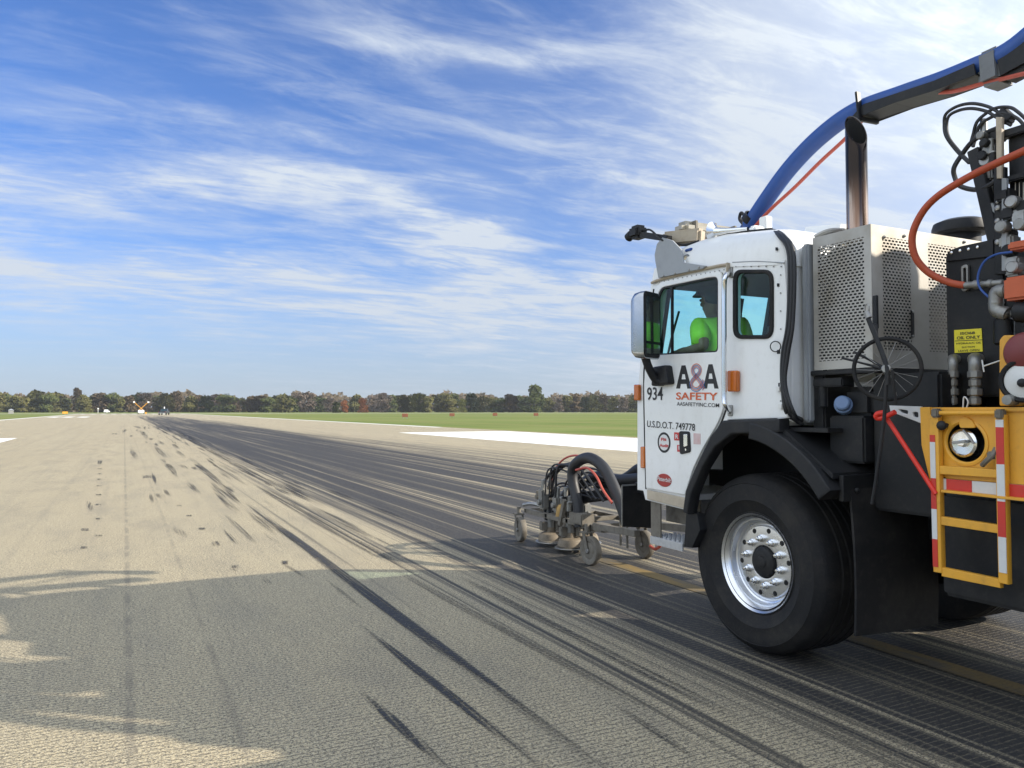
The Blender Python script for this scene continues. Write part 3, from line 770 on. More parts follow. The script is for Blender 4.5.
# ---- cab shell: two side walls, rear wall, front, floor
side = [S(637, 490), S(637, 400), S(640, 360), S(648, 300), S(654, 268), S(690, 258), S(730, 260), S(784, 260), S(787, 300), S(787, 418), S(728, 420), S(716, 436), S(703, 462), S(691, 490), S(688.5, 511), S(645, 500), S(643, 491)]
doorwin = rpoly([S(659, 355), S(719.5, 352), S(719.5, 277), S(711, 277.5), S(663, 287.5), S(658.5, 296)], [.03, .03, .05, .03, .05, .05])
wallwin = rpoly([S(654, 360), S(723, 357), S(723, 272), S(658, 284)], .03)
rearwin = rpoly([S(736.5, 336), S(771.5, 336), S(771.5, 272.5), S(736.5, 272.5)], .055)
cab = None
mb = MB()
mb.plate(side, [wallwin, rearwin], 'X', TX+.02, .04, .008)
mb.plate(side, [wallwin, rearwin], 'X', XR-.02, .04, .008)
mb.plate([(TX+.05, 1.46), (XR-.05, 1.46), (XR-.05, 2.41), (TX+.05, 2.41)], [rpoly([(4.25, 1.95), (5.2, 1.95), (5.2, 2.32), (4.25, 2.32)], .06)], 'Y', 3.38, .04, .003)   # rear wall with its window
mb.lathe([(.06, 1.47), (.06, 2.41)], (TX+.062, 3.42, 0), (0, 0, 1), 20)
fr0, fr1 = 4.845, 4.70
WS = [(3.66, 1.98), (5.76, 1.98), (5.76, 2.44), (3.66, 2.44)]
# front face with the windscreen opening, leaning back
def frontp(x, z):
    y = 4.855 if z < 1.62 else 4.855-(z-1.62)*0.235
    return (x, y, z)
for (a, b, c_, d_) in (((3.54, .93), (5.88, .93), (5.88, 1.9), (3.54, 1.9)), ((3.54, 1.9), (3.68, 1.9), (3.68, 2.5), (3.54, 2.5)), ((5.74, 1.9), (5.88, 1.9), (5.88, 2.5), (5.74, 2.5)), ((3.54, 2.47), (5.88, 2.47), (5.88, 2.6), (3.54, 2.6))):
    if a[1] < 1.5:
        for (z0, z1) in ((.93, 1.62), (1.62, 1.9)):
            mb.quad(frontp(3.54, z0), frontp(5.88, z0), frontp(5.88, z1), frontp(3.54, z1))
    else: mb.quad(frontp(*a), frontp(*b), frontp(*c_), frontp(*d_))
mb.box(TX+.04, XR-.04, 4.30, 4.80, .90, .94, .003); mb.box(TX+.04, XR-.04, 3.40, 4.28, 1.44, 1.47, .003)
cab = part('cab', mb, white)
mb = MB(); mb.bar(frontp(4.70, 1.9), frontp(4.70, 2.5), .05, .04); mb.bar(frontp(3.66, 1.9), frontp(3.66, 2.5), .03, .03); part('windscreen_pillar', mb, blackb, cab)
mb = MB(); mb.quad(frontp(3.68, 1.9), frontp(5.74, 1.9), frontp(5.74, 2.47), frontp(3.68, 2.47)); part('windscreen', mb, screen, cab)
# ---- roof cap
def roofz(y): return 2.41+(y-3.36)*0.139
rings = []
H0 = [(0.05, -.03, 0.05), (-.006, -.014, 0.0), (-.006, .0, 0.0), (-.004, .045, 0.06), (.008, .105, .16), (.026, .150, .27), (.06, .190, .40), (.12, .222, .54), (.24, .245, .70), (.5, .258, .85)]
for (ins, h, insf) in H0:
    x0, x1, y0, y1 = TX+ins, XR-ins, 3.352+ins, 4.655-insf
    pl = rpoly([(x0, y0), (x1, y0), (x1, y1), (x0, y1)], [.10, .10, .16, .16], 6)
    rings.append([(a, b, roofz(b)+h) for a, b in pl])
mb = MB(); mb.loft(rings); part('roof', mb, white, cab)
mb = MB(); mb.tube([Vector((TX-.004, *S(785, 263.0))), Vector((TX-.004, *S(757, 261.5))), Vector((TX-.004, *S(733, 262.5)))], .004, 6, 4); part('roof_seam', mb, greyplate, cab)
mb = MB(); mb.tube([Vector((TX-.012, *S(730, 264.5))), Vector((TX-.012, *S(715, 267.0))), Vector((TX-.012, *S(690, 272.5))), Vector((TX-.012, *S(662, 279.5))), Vector((TX-.012, *S(653, 283)))], .011, 8, 4)
mb.bar(Vector((TX-.006, *S(730, 263))), Vector((TX-.006, *S(730, 277))), .05, .014); part('drip_rail', mb, beige, cab)
# ---- door, a sheet standing proud of the wall
door_o = rpoly([S(647.5, 488), S(645.5, 384), S(648, 352), S(655.5, 290), S(662, 282), S(700, 273.5), S(723, 270.5), S(724.5, 300), S(725.5, 408), S(719, 424), S(704, 449), S(694, 470), S(686.5, 495)], [.012, .03, .05, .05, .06, .05, .05, .03, .06, .05, .05, .05, .012])
mb = MB(); mb.plate(door_o, [doorwin], 'X', TX-.006, .02, .006); door = part('door', mb, white)
mb = MB(); mb.bm.faces.new([mb.bm.verts.new((TX+.006, *q_)) for q_ in doorwin]); part('window_glass', mb, glass, door)
ring2 = rpoly([(p[0], p[1]) for p in (S(660.5, 353.6), S(718.3, 350.8), S(718.3, 279), S(711, 279.3), S(664, 289), S(660.2, 296.5))], [.03, .03, .05, .03, .05, .05])
mb = MB(); mb.plate(doorwin, [ring2], 'X', TX-.004, .014, .002); mb.bar((TX-.002, *S(672.5, 286.5)), (TX-.002, *S(672.5, 355)), .016, .022); part('window_seal', mb, blackb, door)
mb = MB(); mb.plate([S(648.5, 489.5), S(686.5, 497.5), S(686, 508.5), S(648.5, 499)], [], 'X', TX-.008, .012, .003); part('kick_strip', mb, stain, door)
# door frame gap (dark shadow line seal) and handle
gap = [S(646.2, 489), S(644.0, 384), S(646.5, 352), S(654, 289)]
mb = MB(); mb.tube([(TX-.002, *p) for p in gap], .006, 6, 4); mb.tube([(TX-.001, *p) for p in (S(726.8, 408), S(720, 425.5), S(705, 451), S(695, 472), S(688, 496))], .007, 6, 5); part('door_seal', mb, blackb, door)
hx = rpoly([S(681.5, 431), S(692, 431.5), S(693, 452), S(682.5, 454.5)], .02)
mb = MB(); mb.plate(hx, [], 'X', TX-.018, .016, .005); hnd = part('handle', mb, blackb, door)
mb = MB(); mb.plate(rpoly([S(686.8, 434), S(690.6, 434), S(690.8, 446), S(687, 447)], .008), [], 'X', TX-.028, .006, .002); part('handle_recess', mb, chrome, hnd)
mb = MB(); mb.cyl((TX-.028, *S(689.2, 449.5)), (TX-.032, *S(689.2, 449.5)), .008, 12); part('lock', mb, chrome, hnd)
# ---- lettering on the door
DX = TX-.017
def P3(px, py, x=DX): return Vector((x, *yz(px, py, x)))
def hgt(px, py, dpx):
    return (P3(px, py-dpx)-P3(px, py)).length
DS = (-1, 0, 0)
text('lettering', '934', P3(647.2, 400.3), P3(663, 400.3), hgt(655, 400, 13.2), ink, door, bold=.012, shear=0.0)
text('lettering', 'SAFETY', P3(676.2, 399.6), P3(717.8, 400.4), hgt(697, 400, 7.6), orink, door, bold=.018)
text('lettering', 'AASAFETYINC.COM', P3(677, 405.6), P3(719.3, 407.4), hgt(697, 406, 3.9), ink, door, bold=.004)
text('lettering', 'U.S.D.O.T. 749778', P3(647.2, 427.0), P3(695.2, 431.0), hgt(671, 429, 6.9), ink, door, bold=.008)
def letterA(p0, p1, hh):
    bx = p1-p0; up_ = Vector((0, 0, 1)); q = lambda u, v: tuple(p0+bx*u+up_*(hh*v))
    mb = MB(); f = lambda *c: mb.quad(*[q(*k) for k in c])
    f((0, 0), (.27, 0), (.42, .62), (.37, 1)); f((.37, 1), (.42, .62), (.58, .62), (.63, 1)); f((.63, 1), (.58, .62), (.73, 0), (1, 0)); f((.30, .2), (.70, .2), (.65, .40), (.35, .40))
    return mb
hA = hgt(690, 388.5, 23.5)
for (a, b) in ((676, 691.5), (703, 718.6)):
    part('lettering', letterA(P3(a, 388.6), P3(b, 388.6), hA), ink, door)
def ribbon(path, off, wd):
    """flat strip in the door plane along an ampersand path, pushed sideways by off"""
    P = catmull(path, 7); mb = MB(); n = len(P); A = []
    for i in range(n):
        t_ = (P[min(i+1, n-1)]-P[max(i-1, 0)]).normalized(); nn = Vector((0, -t_.z, t_.y))
        A.append((P[i]+nn*(off-wd/2), P[i]+nn*(off+wd/2)))
    for i in range(n-1): mb.quad(A[i][0], A[i][1], A[i+1][1], A[i+1][0])
    return mb
amp = [P3(*q, DX-.002) for q in ((704, 389.0), (699.5, 381), (693.5, 373.5), (692.8, 368.5), (696.3, 365.8), (699.8, 368.5), (699.2, 373), (694.5, 378), (691.2, 383), (692.5, 388), (697, 389.4), (701.5, 385.5), (703.8, 380.5))]
for off, m_ in ((-.0135, orink), (-.0045, blink), (.0045, orink), (.0135, blink)):
    part('ampersand_stripe', ribbon(amp, off, .0048), m_, door)
# stickers and badge
mb = MB(); c0 = P3(664, 442.5); mb.plate(circ((c0.y, c0.z), .074, 32), [circ((c0.y, c0.z), .058, 32)], 'X', DX, .002); stk = part('round_sticker', mb, ink, door)
mb = MB(); mb.plate(circ((c0.y, c0.z), .0575, 32), [], 'X', DX, .002); part('sticker_face', mb, whink, stk)
text('sticker_print', 'Fit', P3(661.2, 440.7, DX-.002), P3(666.5, 441.0, DX-.002), .022, redink, stk, bold=.03)
text('sticker_print', 'Audit', P3(659.8, 446.6, DX-.002), P3(668.6, 447.4, DX-.002), .022, redink, stk, bold=.03)
for (x0, y0, x1, y1, m_, nm) in ((674.2, 432.2, 680, 440.3, redink, 'red_sticker'), (677.2, 444.8, 681.6, 451.6, redink, 'red_sticker'), (693.6, 433.2, 700.5, 444, pinkst, 'faded_sticker')):
    mb = MB(); mb.plate([S(x0, y0, DX), S(x1, y0+.4, DX), S(x1, y1+.4, DX), S(x0, y1, DX)], [], 'X', DX, .002); o = part(nm, mb, m_, door)
    if nm == 'red_sticker': text('sticker_print', 'R', P3(x0+1.4, y1-1.6, DX-.002), P3(x1-1.4, y1-1.4, DX-.002), .03, whink, o, bold=.02)
ce = P3(664.2, 480.2); mb = MB(); mb.plate(circ((ce.y, ce.z), .083, 40, .047), [], 'X', DX, .008, .003); bd = part('oval_badge', mb, mat('badge_red', (0.36, .03, .025), .35), door)
text('badge_script', 'Peterbilt', P3(657.2, 480.2, DX-.006), P3(671.2, 482.8, DX-.006), .030, whink, bd, bold=.012, shear=.3)
# ---- rear quarter window, lamps, grab rail
mb = MB(); mb.bm.faces.new([mb.bm.verts.new((TX+.012, *q_)) for q_ in rearwin]); rq = part('quarter_window', mb, glass)
rg = rpoly([S(733.8, 339), S(774, 339), S(774, 269.6), S(733.8, 269.6)], .075); rg2 = rpoly([S(737.5, 335), S(770.5, 335), S(770.5, 273.5), S(737.5, 273.5)], .05)
mb = MB(); mb.plate(rg, [rg2], 'X', TX-.002, .022, .007); part('window_gasket', mb, rubber, rq)
mb = MB(); mb.plate(rpoly([S(731.2, 370.5), S(740.8, 370.5), S(740.8, 392), S(731.2, 392)], .015), [], 'X', TX-.02, .04, .012); part('marker_lamp', mb, amber)
mb = MB(); mb.plate(rpoly([S(636.6, 384.5), S(641.6, 384.5), S(641.6, 400.5), S(636.6, 400.5)], .012), [], 'X', TX-.015, .03, .010); part('marker_lamp', mb, amber)
mb = MB(); mb.plate(rpoly([S(642.3, 446.5), S(646.2, 446.5), S(646.2, 468), S(642.3, 468)], .008), [], 'X', TX-.010, .02, .006); part('marker_lamp', mb, amber)
mb = MB(); gx = TX-.075
mb.tube([(TX-.01, *S(730, 272)), (gx, *S(725.5, 277, gx)), (gx, *S(724.2, 290, gx)), (gx, *S(724.2, 340, gx)), (gx, *S(724.2, 395, gx)), (gx, *S(725.5, 405, gx)), (TX-.01, *S(731, 411))], .016, 12, 6); gr = part('grab_rail', mb, chrome)
for (a, b) in ((267, 278), (405, 416)):
    mb = MB(); mb.plate(rpoly([S(728.5, a), S(733, a), S(733, b), S(728.5, b)], .008), [], 'X', TX-.004, .012, .003)
    for q in (.3, .75): mb.sphere((TX-.012, *S(731, a+(b-a)*q)), .007, 8)
    part('bracket', mb, steel, gr)
for (px, py) in ((777, 249), (778.5, 285)):
    mb = MB(); mb.plate([S(px-.9, py-1.6), S(px+.9, py-1.6), S(px+.9, py+1.6), S(px-.9, py+1.6)], [], 'X', TX-.003, .006); part('vent_clip', mb, blackb)
# ---- light bracket, camera, beacon and horn on the roof edge
bxp = TX-.03
mb = MB(); mb.plate([S(659, 278, bxp), S(656, 262, bxp), S(655.2, 255, bxp), S(657.5, 244, bxp), S(663, 237.5, bxp), S(673, 240.5, bxp), S(681.5, 249.5, bxp), S(684, 262.5, bxp), S(707, 266, bxp), S(703, 268.8, bxp)], [], 'X', bxp, .014, .003); lb = part('light_bracket', mb, greyplate)
for (px, py) in ((664.5, 276), (676, 273.5), (690, 270), (700, 267.5)):
    mb = MB(); mb.sphere((bxp-.008, *S(px, py, bxp)), .008, 8); part('bolt', mb, steel, lb)
mb = MB(); a = Vector((bxp+.02, *S(640, 234.5, bxp))); b = Vector((bxp+.02, *S(667, 238.5, bxp)))
mb.bar(b, a, .05, .045); mb.tube([a+Vector((0, 0, .03)), a.lerp(b, .4)+Vector((-.02, 0, .045)), a.lerp(b, .8)+Vector((-.03, 0, -.01)), b+Vector((0, 0, -.03))], .008, 6); fa = part('camera_arm', mb, blackb)
mb = MB(); c_ = Vector((bxp+.02, *S(635.5, 233, bxp))); mb.box(c_.x-.055, c_.x+.055, c_.y-.065, c_.y+.055, c_.z-.045, c_.z+.055, .022); mb.cyl(c_+Vector((-.02, .05, 0)), c_+Vector((-.02, .10, -.02)), .035, 14, .006); part('camera', mb, blackb, fa)
mb = MB(); a = Vector((3.56, *S(664, 240, 3.56))); b = Vector((3.66, *S(703, 236, 3.66))); mb.bar(a, b, .09, .11, .02); rail = part('roof_rail', mb, beige)
zb = SY(700, 230, 4.58).z; lens = mat('dirty_clear_lens', (.33, .30, .23), .18, 0, .7, 9, (.08, .07, .05), coat=.6)
mb = MB(); mb.box(3.69, 4.9, 4.51, 4.66, zb-.055, zb+.045, .035); bc = part('light_bar', mb, lens)
mb = MB(); mb.box(3.72, 4.86, 4.53, 4.64, zb-.085, zb-.058, .006); mb.bar((3.78, 4.58, zb-.08), (3.78, 4.5, zb-.17), .05, .03); part('base_rail', mb, blackb, bc)
for xq in (3.80, 3.98, 4.18): 
    mb = MB(); mb.box(xq-.012, xq+.012, 4.505, 4.666, zb-.057, zb+.048, .003); part('divider', mb, dusty, bc)
mb = MB(); c_ = Vector((3.60, *S(712, 232, 3.60))); mb.lathe([(.012, .28), (.018, .12), (.03, .03), (.07, 0), (.062, 0), (.02, .03)], c_, (.25, -1, -.1), 20); part('air_horn', mb, chrome)
mb = MB(); mb.tube([(3.56, *S(672, 242.5, 3.56)), (3.56, *S(685, 245, 3.56)), (3.58, *S(700, 241, 3.58))], .010, 6); part('cable', mb, blackb, rail)
mb = MB(); mb.tube([(3.66, *S(712, 236.5, 3.66)), (3.68, *S(742, 232.2, 3.68)), (3.7, *S(772, 229, 3.7))], .009, 8); part('roof_strip', mb, blackb)
mb = MB(); c_ = Vector((3.52, *S(688.5, 259, 3.52))); mb.lathe([(0, -.03), (.03, -.03), (.035, .02), (.03, .03), (.0, .012)], c_, (-1, -.5, -.2), 14); mb.bar(c_, c_+Vector((.02, .03, .06)), .012, .02); sp_ = part('spot_lamp', mb, chrome)
mb = MB(); mb.box(c_.x-.02, c_.x+.03, c_.y-.05, c_.y+.02, c_.z+.05, c_.z+.07, .006); part('lamp_hood', mb, blueh, sp_)
RV = [(655+k*4.6, 282.9-k*4.6*.19, -.016) for k in range(16)]+[(736+k*7.5, 266.5, -.005) for k in range(7)]+[(780.5, 275+k*18, -.004) for k in range(8)]
for (px, py, o_) in RV:
    mb = MB(); mb.sphere((TX+o_, *S(px, py, TX+o_)), .005, 6); part('rivet', mb, steel, cab)
mb = MB(); mb.tube([(3.9, *S(742, 231, 3.9)), (3.9, *S(742, 219, 3.9))], .004, 6, 0); part('antenna', mb, blackb)
mb = MB(); q = Vector((3.8, *S(757, 231.5, 3.8))); mb.box(q.x-.05, q.x+.05, q.y-.03, q.y+.03, q.z-.02, q.z+.035, .012); part('roof_vent', mb, white)
# ---- mirrors
mx = 3.32
mo = rpoly([S(633, 356, mx), S(632.5, 300, mx), S(639, 294.5, mx), S(656, 295.5, mx), S(657.5, 353, mx), S(650, 358, mx)], .03)
mb = MB(); c_ = Vector((mx, *S(645, 326, mx))); rotm = Matrix.Rotation(R(24), 3, 'Z')
def mring(hw, hh, dy): return [c_+rotm @ Vector((x, dy, z)) for x, z in rpoly([(-hw, -hh), (hw, -hh), (hw, hh), (-hw, hh)], .045, 5)]
mb.loft([mring(.118, .238, -.055), mring(.118, .238, -.02), mring(.110, .23, .03), mring(.085, .205, .065), mring(.05, .16, .082)]); mi = part('mirror', mb, mat('mirror_shell', (.42, .44, .47), .2, 1.0, .2, 9))
def mq(x, z, dy=-.064): return c_+rotm @ Vector((x, dy, z))
def mbox(x0, x1, z0, z1, nm, m_, d0=-.061, d1=-.066):
    mb = MB(); pts = [(x0, d0), (x1, d0), (x1, d1), (x0, d1)]
    mb.loft([[c_+rotm @ Vector((x, dd, z0)) for x, dd in pts], [c_+rotm @ Vector((x, dd, z1)) for x, dd in pts]]); return part(nm, mb, m_, mi)
mglass = mat('mirror_glass', (.55, .58, .6), .05, 1.0, 0.0)
mbox(-.095, .095, -.115, .20, 'mirror_glass', mglass); mbox(-.095, .095, -.205, -.135, 'mirror_glass', mglass)
mb = MB(); mb.loft([mring(.110, .230, -.056), mring(.110, .230, -.060)]); part('mirror_face', mb, blackb, mi)
mb = MB(); mb.tube([Vector((mx+.01, *S(645, 357, mx+.01))), Vector((3.36, *S(649, 368, 3.36))), Vector((3.42, *S(656, 380, 3.42))), Vector((3.46, *S(664, 382, 3.46)))], .030, 12); ma = part('mirror_arm', mb, blackb)
mb = MB(); mb.plate(rpoly([S(656, 367, 3.46), S(669.5, 365, 3.46), S(672.5, 384, 3.46), S(655, 386.5, 3.46)], .02), [], 'X', 3.455, .07, .015); part('arm_mount', mb, blackb, ma)
# ---- cab inside
mb = MB(); mb.box(3.58, 5.84, 4.50, 4.78, 1.55, 1.86, .05); mb.box(4.5, 5.0, 3.9, 4.5, 1.2, 1.62, .06); part('dashboard', mb, cabin)
mb = MB(); mb.loop([(3.93+.2*math.cos(a), 4.47+.09*math.sin(a), 1.86+.18*math.sin(a)) for a in [2*math.pi*k/28 for k in range(28)]], .014); mb.bar((3.93, 4.47, 1.86), (3.93, 4.62, 1.66), .05, .05); mb.bar((3.74, 4.47, 1.86), (4.12, 4.47, 1.86), .02, .03); part('steering_wheel', mb, blackb)
for sx_ in (3.93, 5.45):
    mb = MB(); mb.box(sx_-.24, sx_+.24, 3.75, 4.22, 1.36, 1.52, .05); s_ = part('seat', mb, seatm)
    mb = MB(); mb.box(sx_-.23, sx_+.23, 3.66, 3.80, 1.5, 2.12, .05, Matrix.Rotation(R(8), 3, 'X')); mb.box(sx_-.12, sx_+.12, 3.58, 3.68, 2.14, 2.32, .04); part('backrest', mb, seatm, s_)
mb = MB(); mb.box(TX+.05, XR-.05, 3.41, 4.60, 2.43, 2.46, .005); part('headliner', mb, cabin)
mb = MB(); mb.bar((4.38, 4.66, 2.42), (4.34, 4.74, 1.86), .035, .02); mb.bar((4.33, 4.72, 1.9), (4.36, 4.68, 2.3), .05, .04); part('grab_handle', mb, blackb)
mb = MB(); mb.tube([(3.78, 4.84, 1.95), (3.8, 4.81, 2.1), (3.84, 4.77, 2.3)], .010, 6); mb.tube([(3.72, 4.80, 2.10), (3.73, 4.77, 2.32)], .008, 6, 0); part('wiper', mb, blackb)
# ---- step under the door
mb = MB()
p0 = SX(654, 533, TX+.01); mb.box(TX+.013, TX+.23, 4.335, 4.70, .575, .600, .004)
mb.box(TX, TX+.012, 4.33, 4.705, .545, .602, .003)
for k in range(7):
    for j in range(5):
        mb.lathe([(.009, .012), (.014, .0), (.0145, .013), (.009, .013)], (TX+.035+j*.043, 4.37+k*.05, .6), (0, 0, 1), 8)
st_ = part('step', mb, mat('galvanised_tread', (.55, .56, .57), .42, .6, .4, 20))
mb = MB(); mb.box(TX+.02, TX+.032, 4.60, 4.72, .60, .88, .003); mb.box(TX+.16, TX+.172, 4.33, 4.72, .70, .90, .003); part('step_hanger', mb, dusty, st_)
mb = MB(); mb.plate([S(686, 512), S(697, 514), S(700, 530), S(692, 548), S(684, 547)], [], 'X', TX+.05, .10, .004); part('step_bracket', mb, blackp, st_)
# ---- wheel arch trim on the cab and rear fender over the wheel
WC = (3.735, .563)
mb = MB()
fl_o = [S(786, 418.5), S(729, 420.5), S(716.5, 436), S(703.5, 462), S(691.5, 490), S(688.5, 512)]
fl_i = [S(693.5, 514), S(697, 494), S(708, 468), S(721, 447), S(738, 434), S(786, 432)]
mb.plate(fl_o+fl_i, [], 'X', TX-.01, .09, .012); part('wheel_arch_trim', mb, blackb)
mb = MB()
def arc(r, a0, a1, n=14): return [(WC[0]+r*math.cos(R(a0+(a1-a0)*k/n)), WC[1]+r*math.sin(R(a0+(a1-a0)*k/n))) for k in range(n+1)]
mb.plate(arc(.80, 98, 144)+arc(.905, 144, 98)[0:], [], 'X', TX+.02, .16, .012)
mb.plate(arc(.83, 98, 144)+arc(.875, 144, 98), [], 'X', 3.82, .46, .006)
fend = part('rear_fender', mb, blackb)
mb = MB(); mb.loft([[(TX-.02, 3.62, 1.462), (TX+.7, 3.62, 1.462), (TX+.7, 3.62, 1.435), (TX-.02, 3.62, 1.435)], [(TX-.02, 3.36, 1.415), (TX+.7, 3.36, 1.43), (TX+.7, 3.36, 1.40), (TX-.02, 3.36, 1.385)], [(TX-.02, 3.02, 1.185), (TX+.7, 3.02, 1.20), (TX+.7, 3.02, 1.17), (TX-.02, 3.02, 1.155)]]); part('fender_deck', mb, blackb, fend)
mb = MB(); mb.plate([S(846, 478, 3.53), S(930, 470, 3.53), S(930, 490, 3.53), S(846, 500, 3.53)][:0] or rpoly([(3.52, 1.03), (3.52, 1.175), (4.30, 1.175), (4.30, 1.03)], .01), [], 'Y', 3.0, .03, .004)
for xx in (3.62, 3.85, 4.1): mb.sphere((xx, 2.98, 1.09), .016, 10)
fb = part('flap_hanger', mb, blackp)
mb = MB()
N = 12; rowsA = []
for i in range(N+1):
    z = 1.10-(1.10-.30)*i/N; off = .025*math.sin(i/N*2.6)
    rowsA.append([(3.575+.012*i/N, 2.985-off, z), (3.93, 2.975-off*1.3, z-.012*i/N), (4.285, 2.985-off*.6, z-.02*i/N), (4.285, 2.999-off*.6, z-.02*i/N), (3.93, 2.990-off*1.3, z-.012*i/N), (3.575+.012*i/N, 2.999-off, z)])
mb.loft(rowsA); part('mudflap', mb, flapm, fb)
# wheel well darkness is real: inner liner and chassis
mb = MB(); mb.box(4.02, 4.06, 3.05, 4.5, .75, 1.40, .003); mb.box(3.54, 4.05, 3.10, 4.35, 1.405, 1.43, .003); part('wheel_liner', mb, blackp)
mb = MB()
for xx in (4.20, 5.12): mb.box(xx, xx+.09, -5.2, 4.95, .78, 1.06, .006)
for yy in (4.7, 3.0, 1.5, 0, -1.5, -3.0): mb.box(4.29, 5.12, yy-.06, yy+.06, .82, 1.0, .006)
part('chassis_rail', mb, blackp)
mb = MB(); mb.box(4.25, 5.84, 4.88, 5.06, .60, .90, .03); part('front_bumper', mb, blackp)
mb = MB(); mb.box(4.0, 5.4, 3.62, 3.84, .46, .62, .03); part('front_axle', mb, blackp)
# ---- front wheel (copied for the others)
def make_wheel(cx, cy, sgn, parent):
    """sgn -1: outer face towards -X"""
    A = (sgn, 0, 0); c = (cx, cy, WC[1])
    mb = MB(); r_ = .565
    prof = [(.288, .005), (.30, .0), (.318, .012), (.322, .007), (.34, .016), (.395, .043), (.398, .046), (.402, .044), (.47, .052), (.500, .046), (.503, .050), (.508, .044), (.540, .02), (.556, -.012), (.562, -.05)]
    for k in range(5):
        y0 = -.05-.066*k
        prof += [(.563, y0-.006), (.563, y0-.054), (.552, y0-.056), (.552, y0-.062)]
    prof += [(.562, -.385), (.55, -.42), (.50, -.45), (.40, -.455), (.30, -.43)]
    mb.lathe(prof, c, A, 72)
    ty = part('wheel', mb, rubber, parent)
    mb = MB()
    mb.lathe([(.286, -.01), (.305, .010), (.310, .014), (.312, .010), (.30, -.006), (.292, -.012), (.280, -.026), (.276, -.034), (.268, -.036), (.262, -.052), (.256, -.066), (.248, -.070), (.244, -.082), (.235, -.084), (.230, -.072), (.225, -.068), (.118, -.062), (.105, -.064), (.10, -.12)], c, A, 64)
    rim = part('rim', mb, alloy, ty)
    mb = MB(); mb.lathe([(.105, -.12), (.10, -.068), (.092, -.048), (.075, -.042), (.04, -.040), (.035, -.031), (.018, -.028), (0, -.028)], c, A, 32); part('hub', mb, blackp, ty)
    C_ = Vector(c); ax = Vector(A)
    for k in range(10):
        mb = MB(); a = 2*math.pi*(k+.3)/10; q = C_+Vector((0, math.cos(a)*.148, math.sin(a)*.148))
        mb.lathe([(.024, -.069), (.024, -.056), (.0175, -.054), (.0175, -.034), (.010, -.030), (.010, -.016), (0, -.014)], q, A, 12)
        part('lug_nut', mb, chrome, ty)
    for k in range(10):
        mb = MB(); a = 2*math.pi*(k+.8)/10; q = C_+Vector((0, math.cos(a)*.203, math.sin(a)*.203))
        mb.lathe([(.0, -.0655), (.0165, -.0655), (.0165, -.080)], q, A, 14)
        part('hand_hole', mb, blackp, ty)
    return ty
w1 = make_wheel(3.612, WC[0], -1, T)
w2 = make_wheel(5.79, WC[0], 1, T)
for (ax_, yy, src) in ((0, -1.2, w1), (0, -1.2, w2), (0, -2.6, w1), (0, -2.6, w2)):
    c_ = copy_tree(src, T); c_.location = (0, yy-WC[0], 0)
mb = MB(); mb.box(4.0, 5.4, -1.32, -1.08, .44, .68, .05); mb.box(4.0, 5.4, -2.72, -2.48, .44, .68, .05); part('rear_axle', mb, blackp)
# ---- cables down the back of the cab
def cable(name, pts, r, m_=hoseb, parent=None, smooth=6, seg=8):
    mb = MB(); mb.tube(pts, r, seg, smooth); return part(name, mb, m_, parent)
cb = MB(); xb = TX+.03
for k in range(6):
    dxp = (k % 3)*2.6-.6; xk = TX-.03+.022*(k//3)
    cb.tube([Vector((3.85, *yz(757, 231.5-k*.2, 3.85))), Vector((3.68, *yz(770+dxp*.6, 231.5-k*.2, 3.68))), Vector((xk+.05, *yz(780+dxp, 236.5, xk+.05))), Vector((xk, *yz(789.5+dxp, 256, xk))), Vector((xk, *yz(788.5+dxp, 320, xk))), Vector((xk, *yz(783+dxp, 352+k, xk))), Vector((xk, *yz(782.5+dxp*.6, 385, xk))), Vector((xk+.02, *yz(788+dxp*1.4, 410+k*1.5, xk+.02))), Vector((xk+.15, *yz(802, 419+k, xk+.15)))], .0085+.003*(k % 2), 8, 6)
for (py, r_) in ((300, .030), (352, .034), (385, .032)):
    cb.tube([Vector((xb, *yz(786.5-(4 if py > 340 else 0), py-2, xb))), Vector((xb, *yz(786.5-(4 if py > 340 else 0), py+2, xb)))], r_, 10, 0)
bun = part('cable_bundle', cb, hoseb)
for (px, py) in ((778.5, 389), (780.8, 406.5)):
    q = Vector((TX-.01, *S(px, py, TX-.01))); mb = MB(); mb.box(q.x-.008, q.x+.008, q.y-.014, q.y+.014, q.z-.014, q.z+.014, .002); part('cable_tag', mb, whink, bun)
mb = MB(); q = [Vector((TX-.02, *S(775.5+5.2*math.cos(a), 346.5+5.2*math.sin(a), TX-.02))) for a in [2*math.pi*k/20 for k in range(20)]]; mb.loop(q, .0035, 6); part('wire_loop', mb, hoseb, bun)
# ---- stuff between the cab and the engine housing
mb = MB(); mb.box(3.60, 3.72, 3.285, 3.335, 1.46, 2.52, .012); part('stack_shroud', mb, greyplate)
mb = MB(); mb.box(3.66, 3.98, 3.275, 3.278, 2.29, 2.545, 0); part('vent_panel', mb, perf_mat('perforated_vent', 0, (3.67, 3.97, 2.31, 2.53)))
mb = MB(); mb.cyl((3.83, 3.25, 1.78), (3.83, 3.25, 2.27), .10, 24, .03); part('filter_canister', mb, blackb)
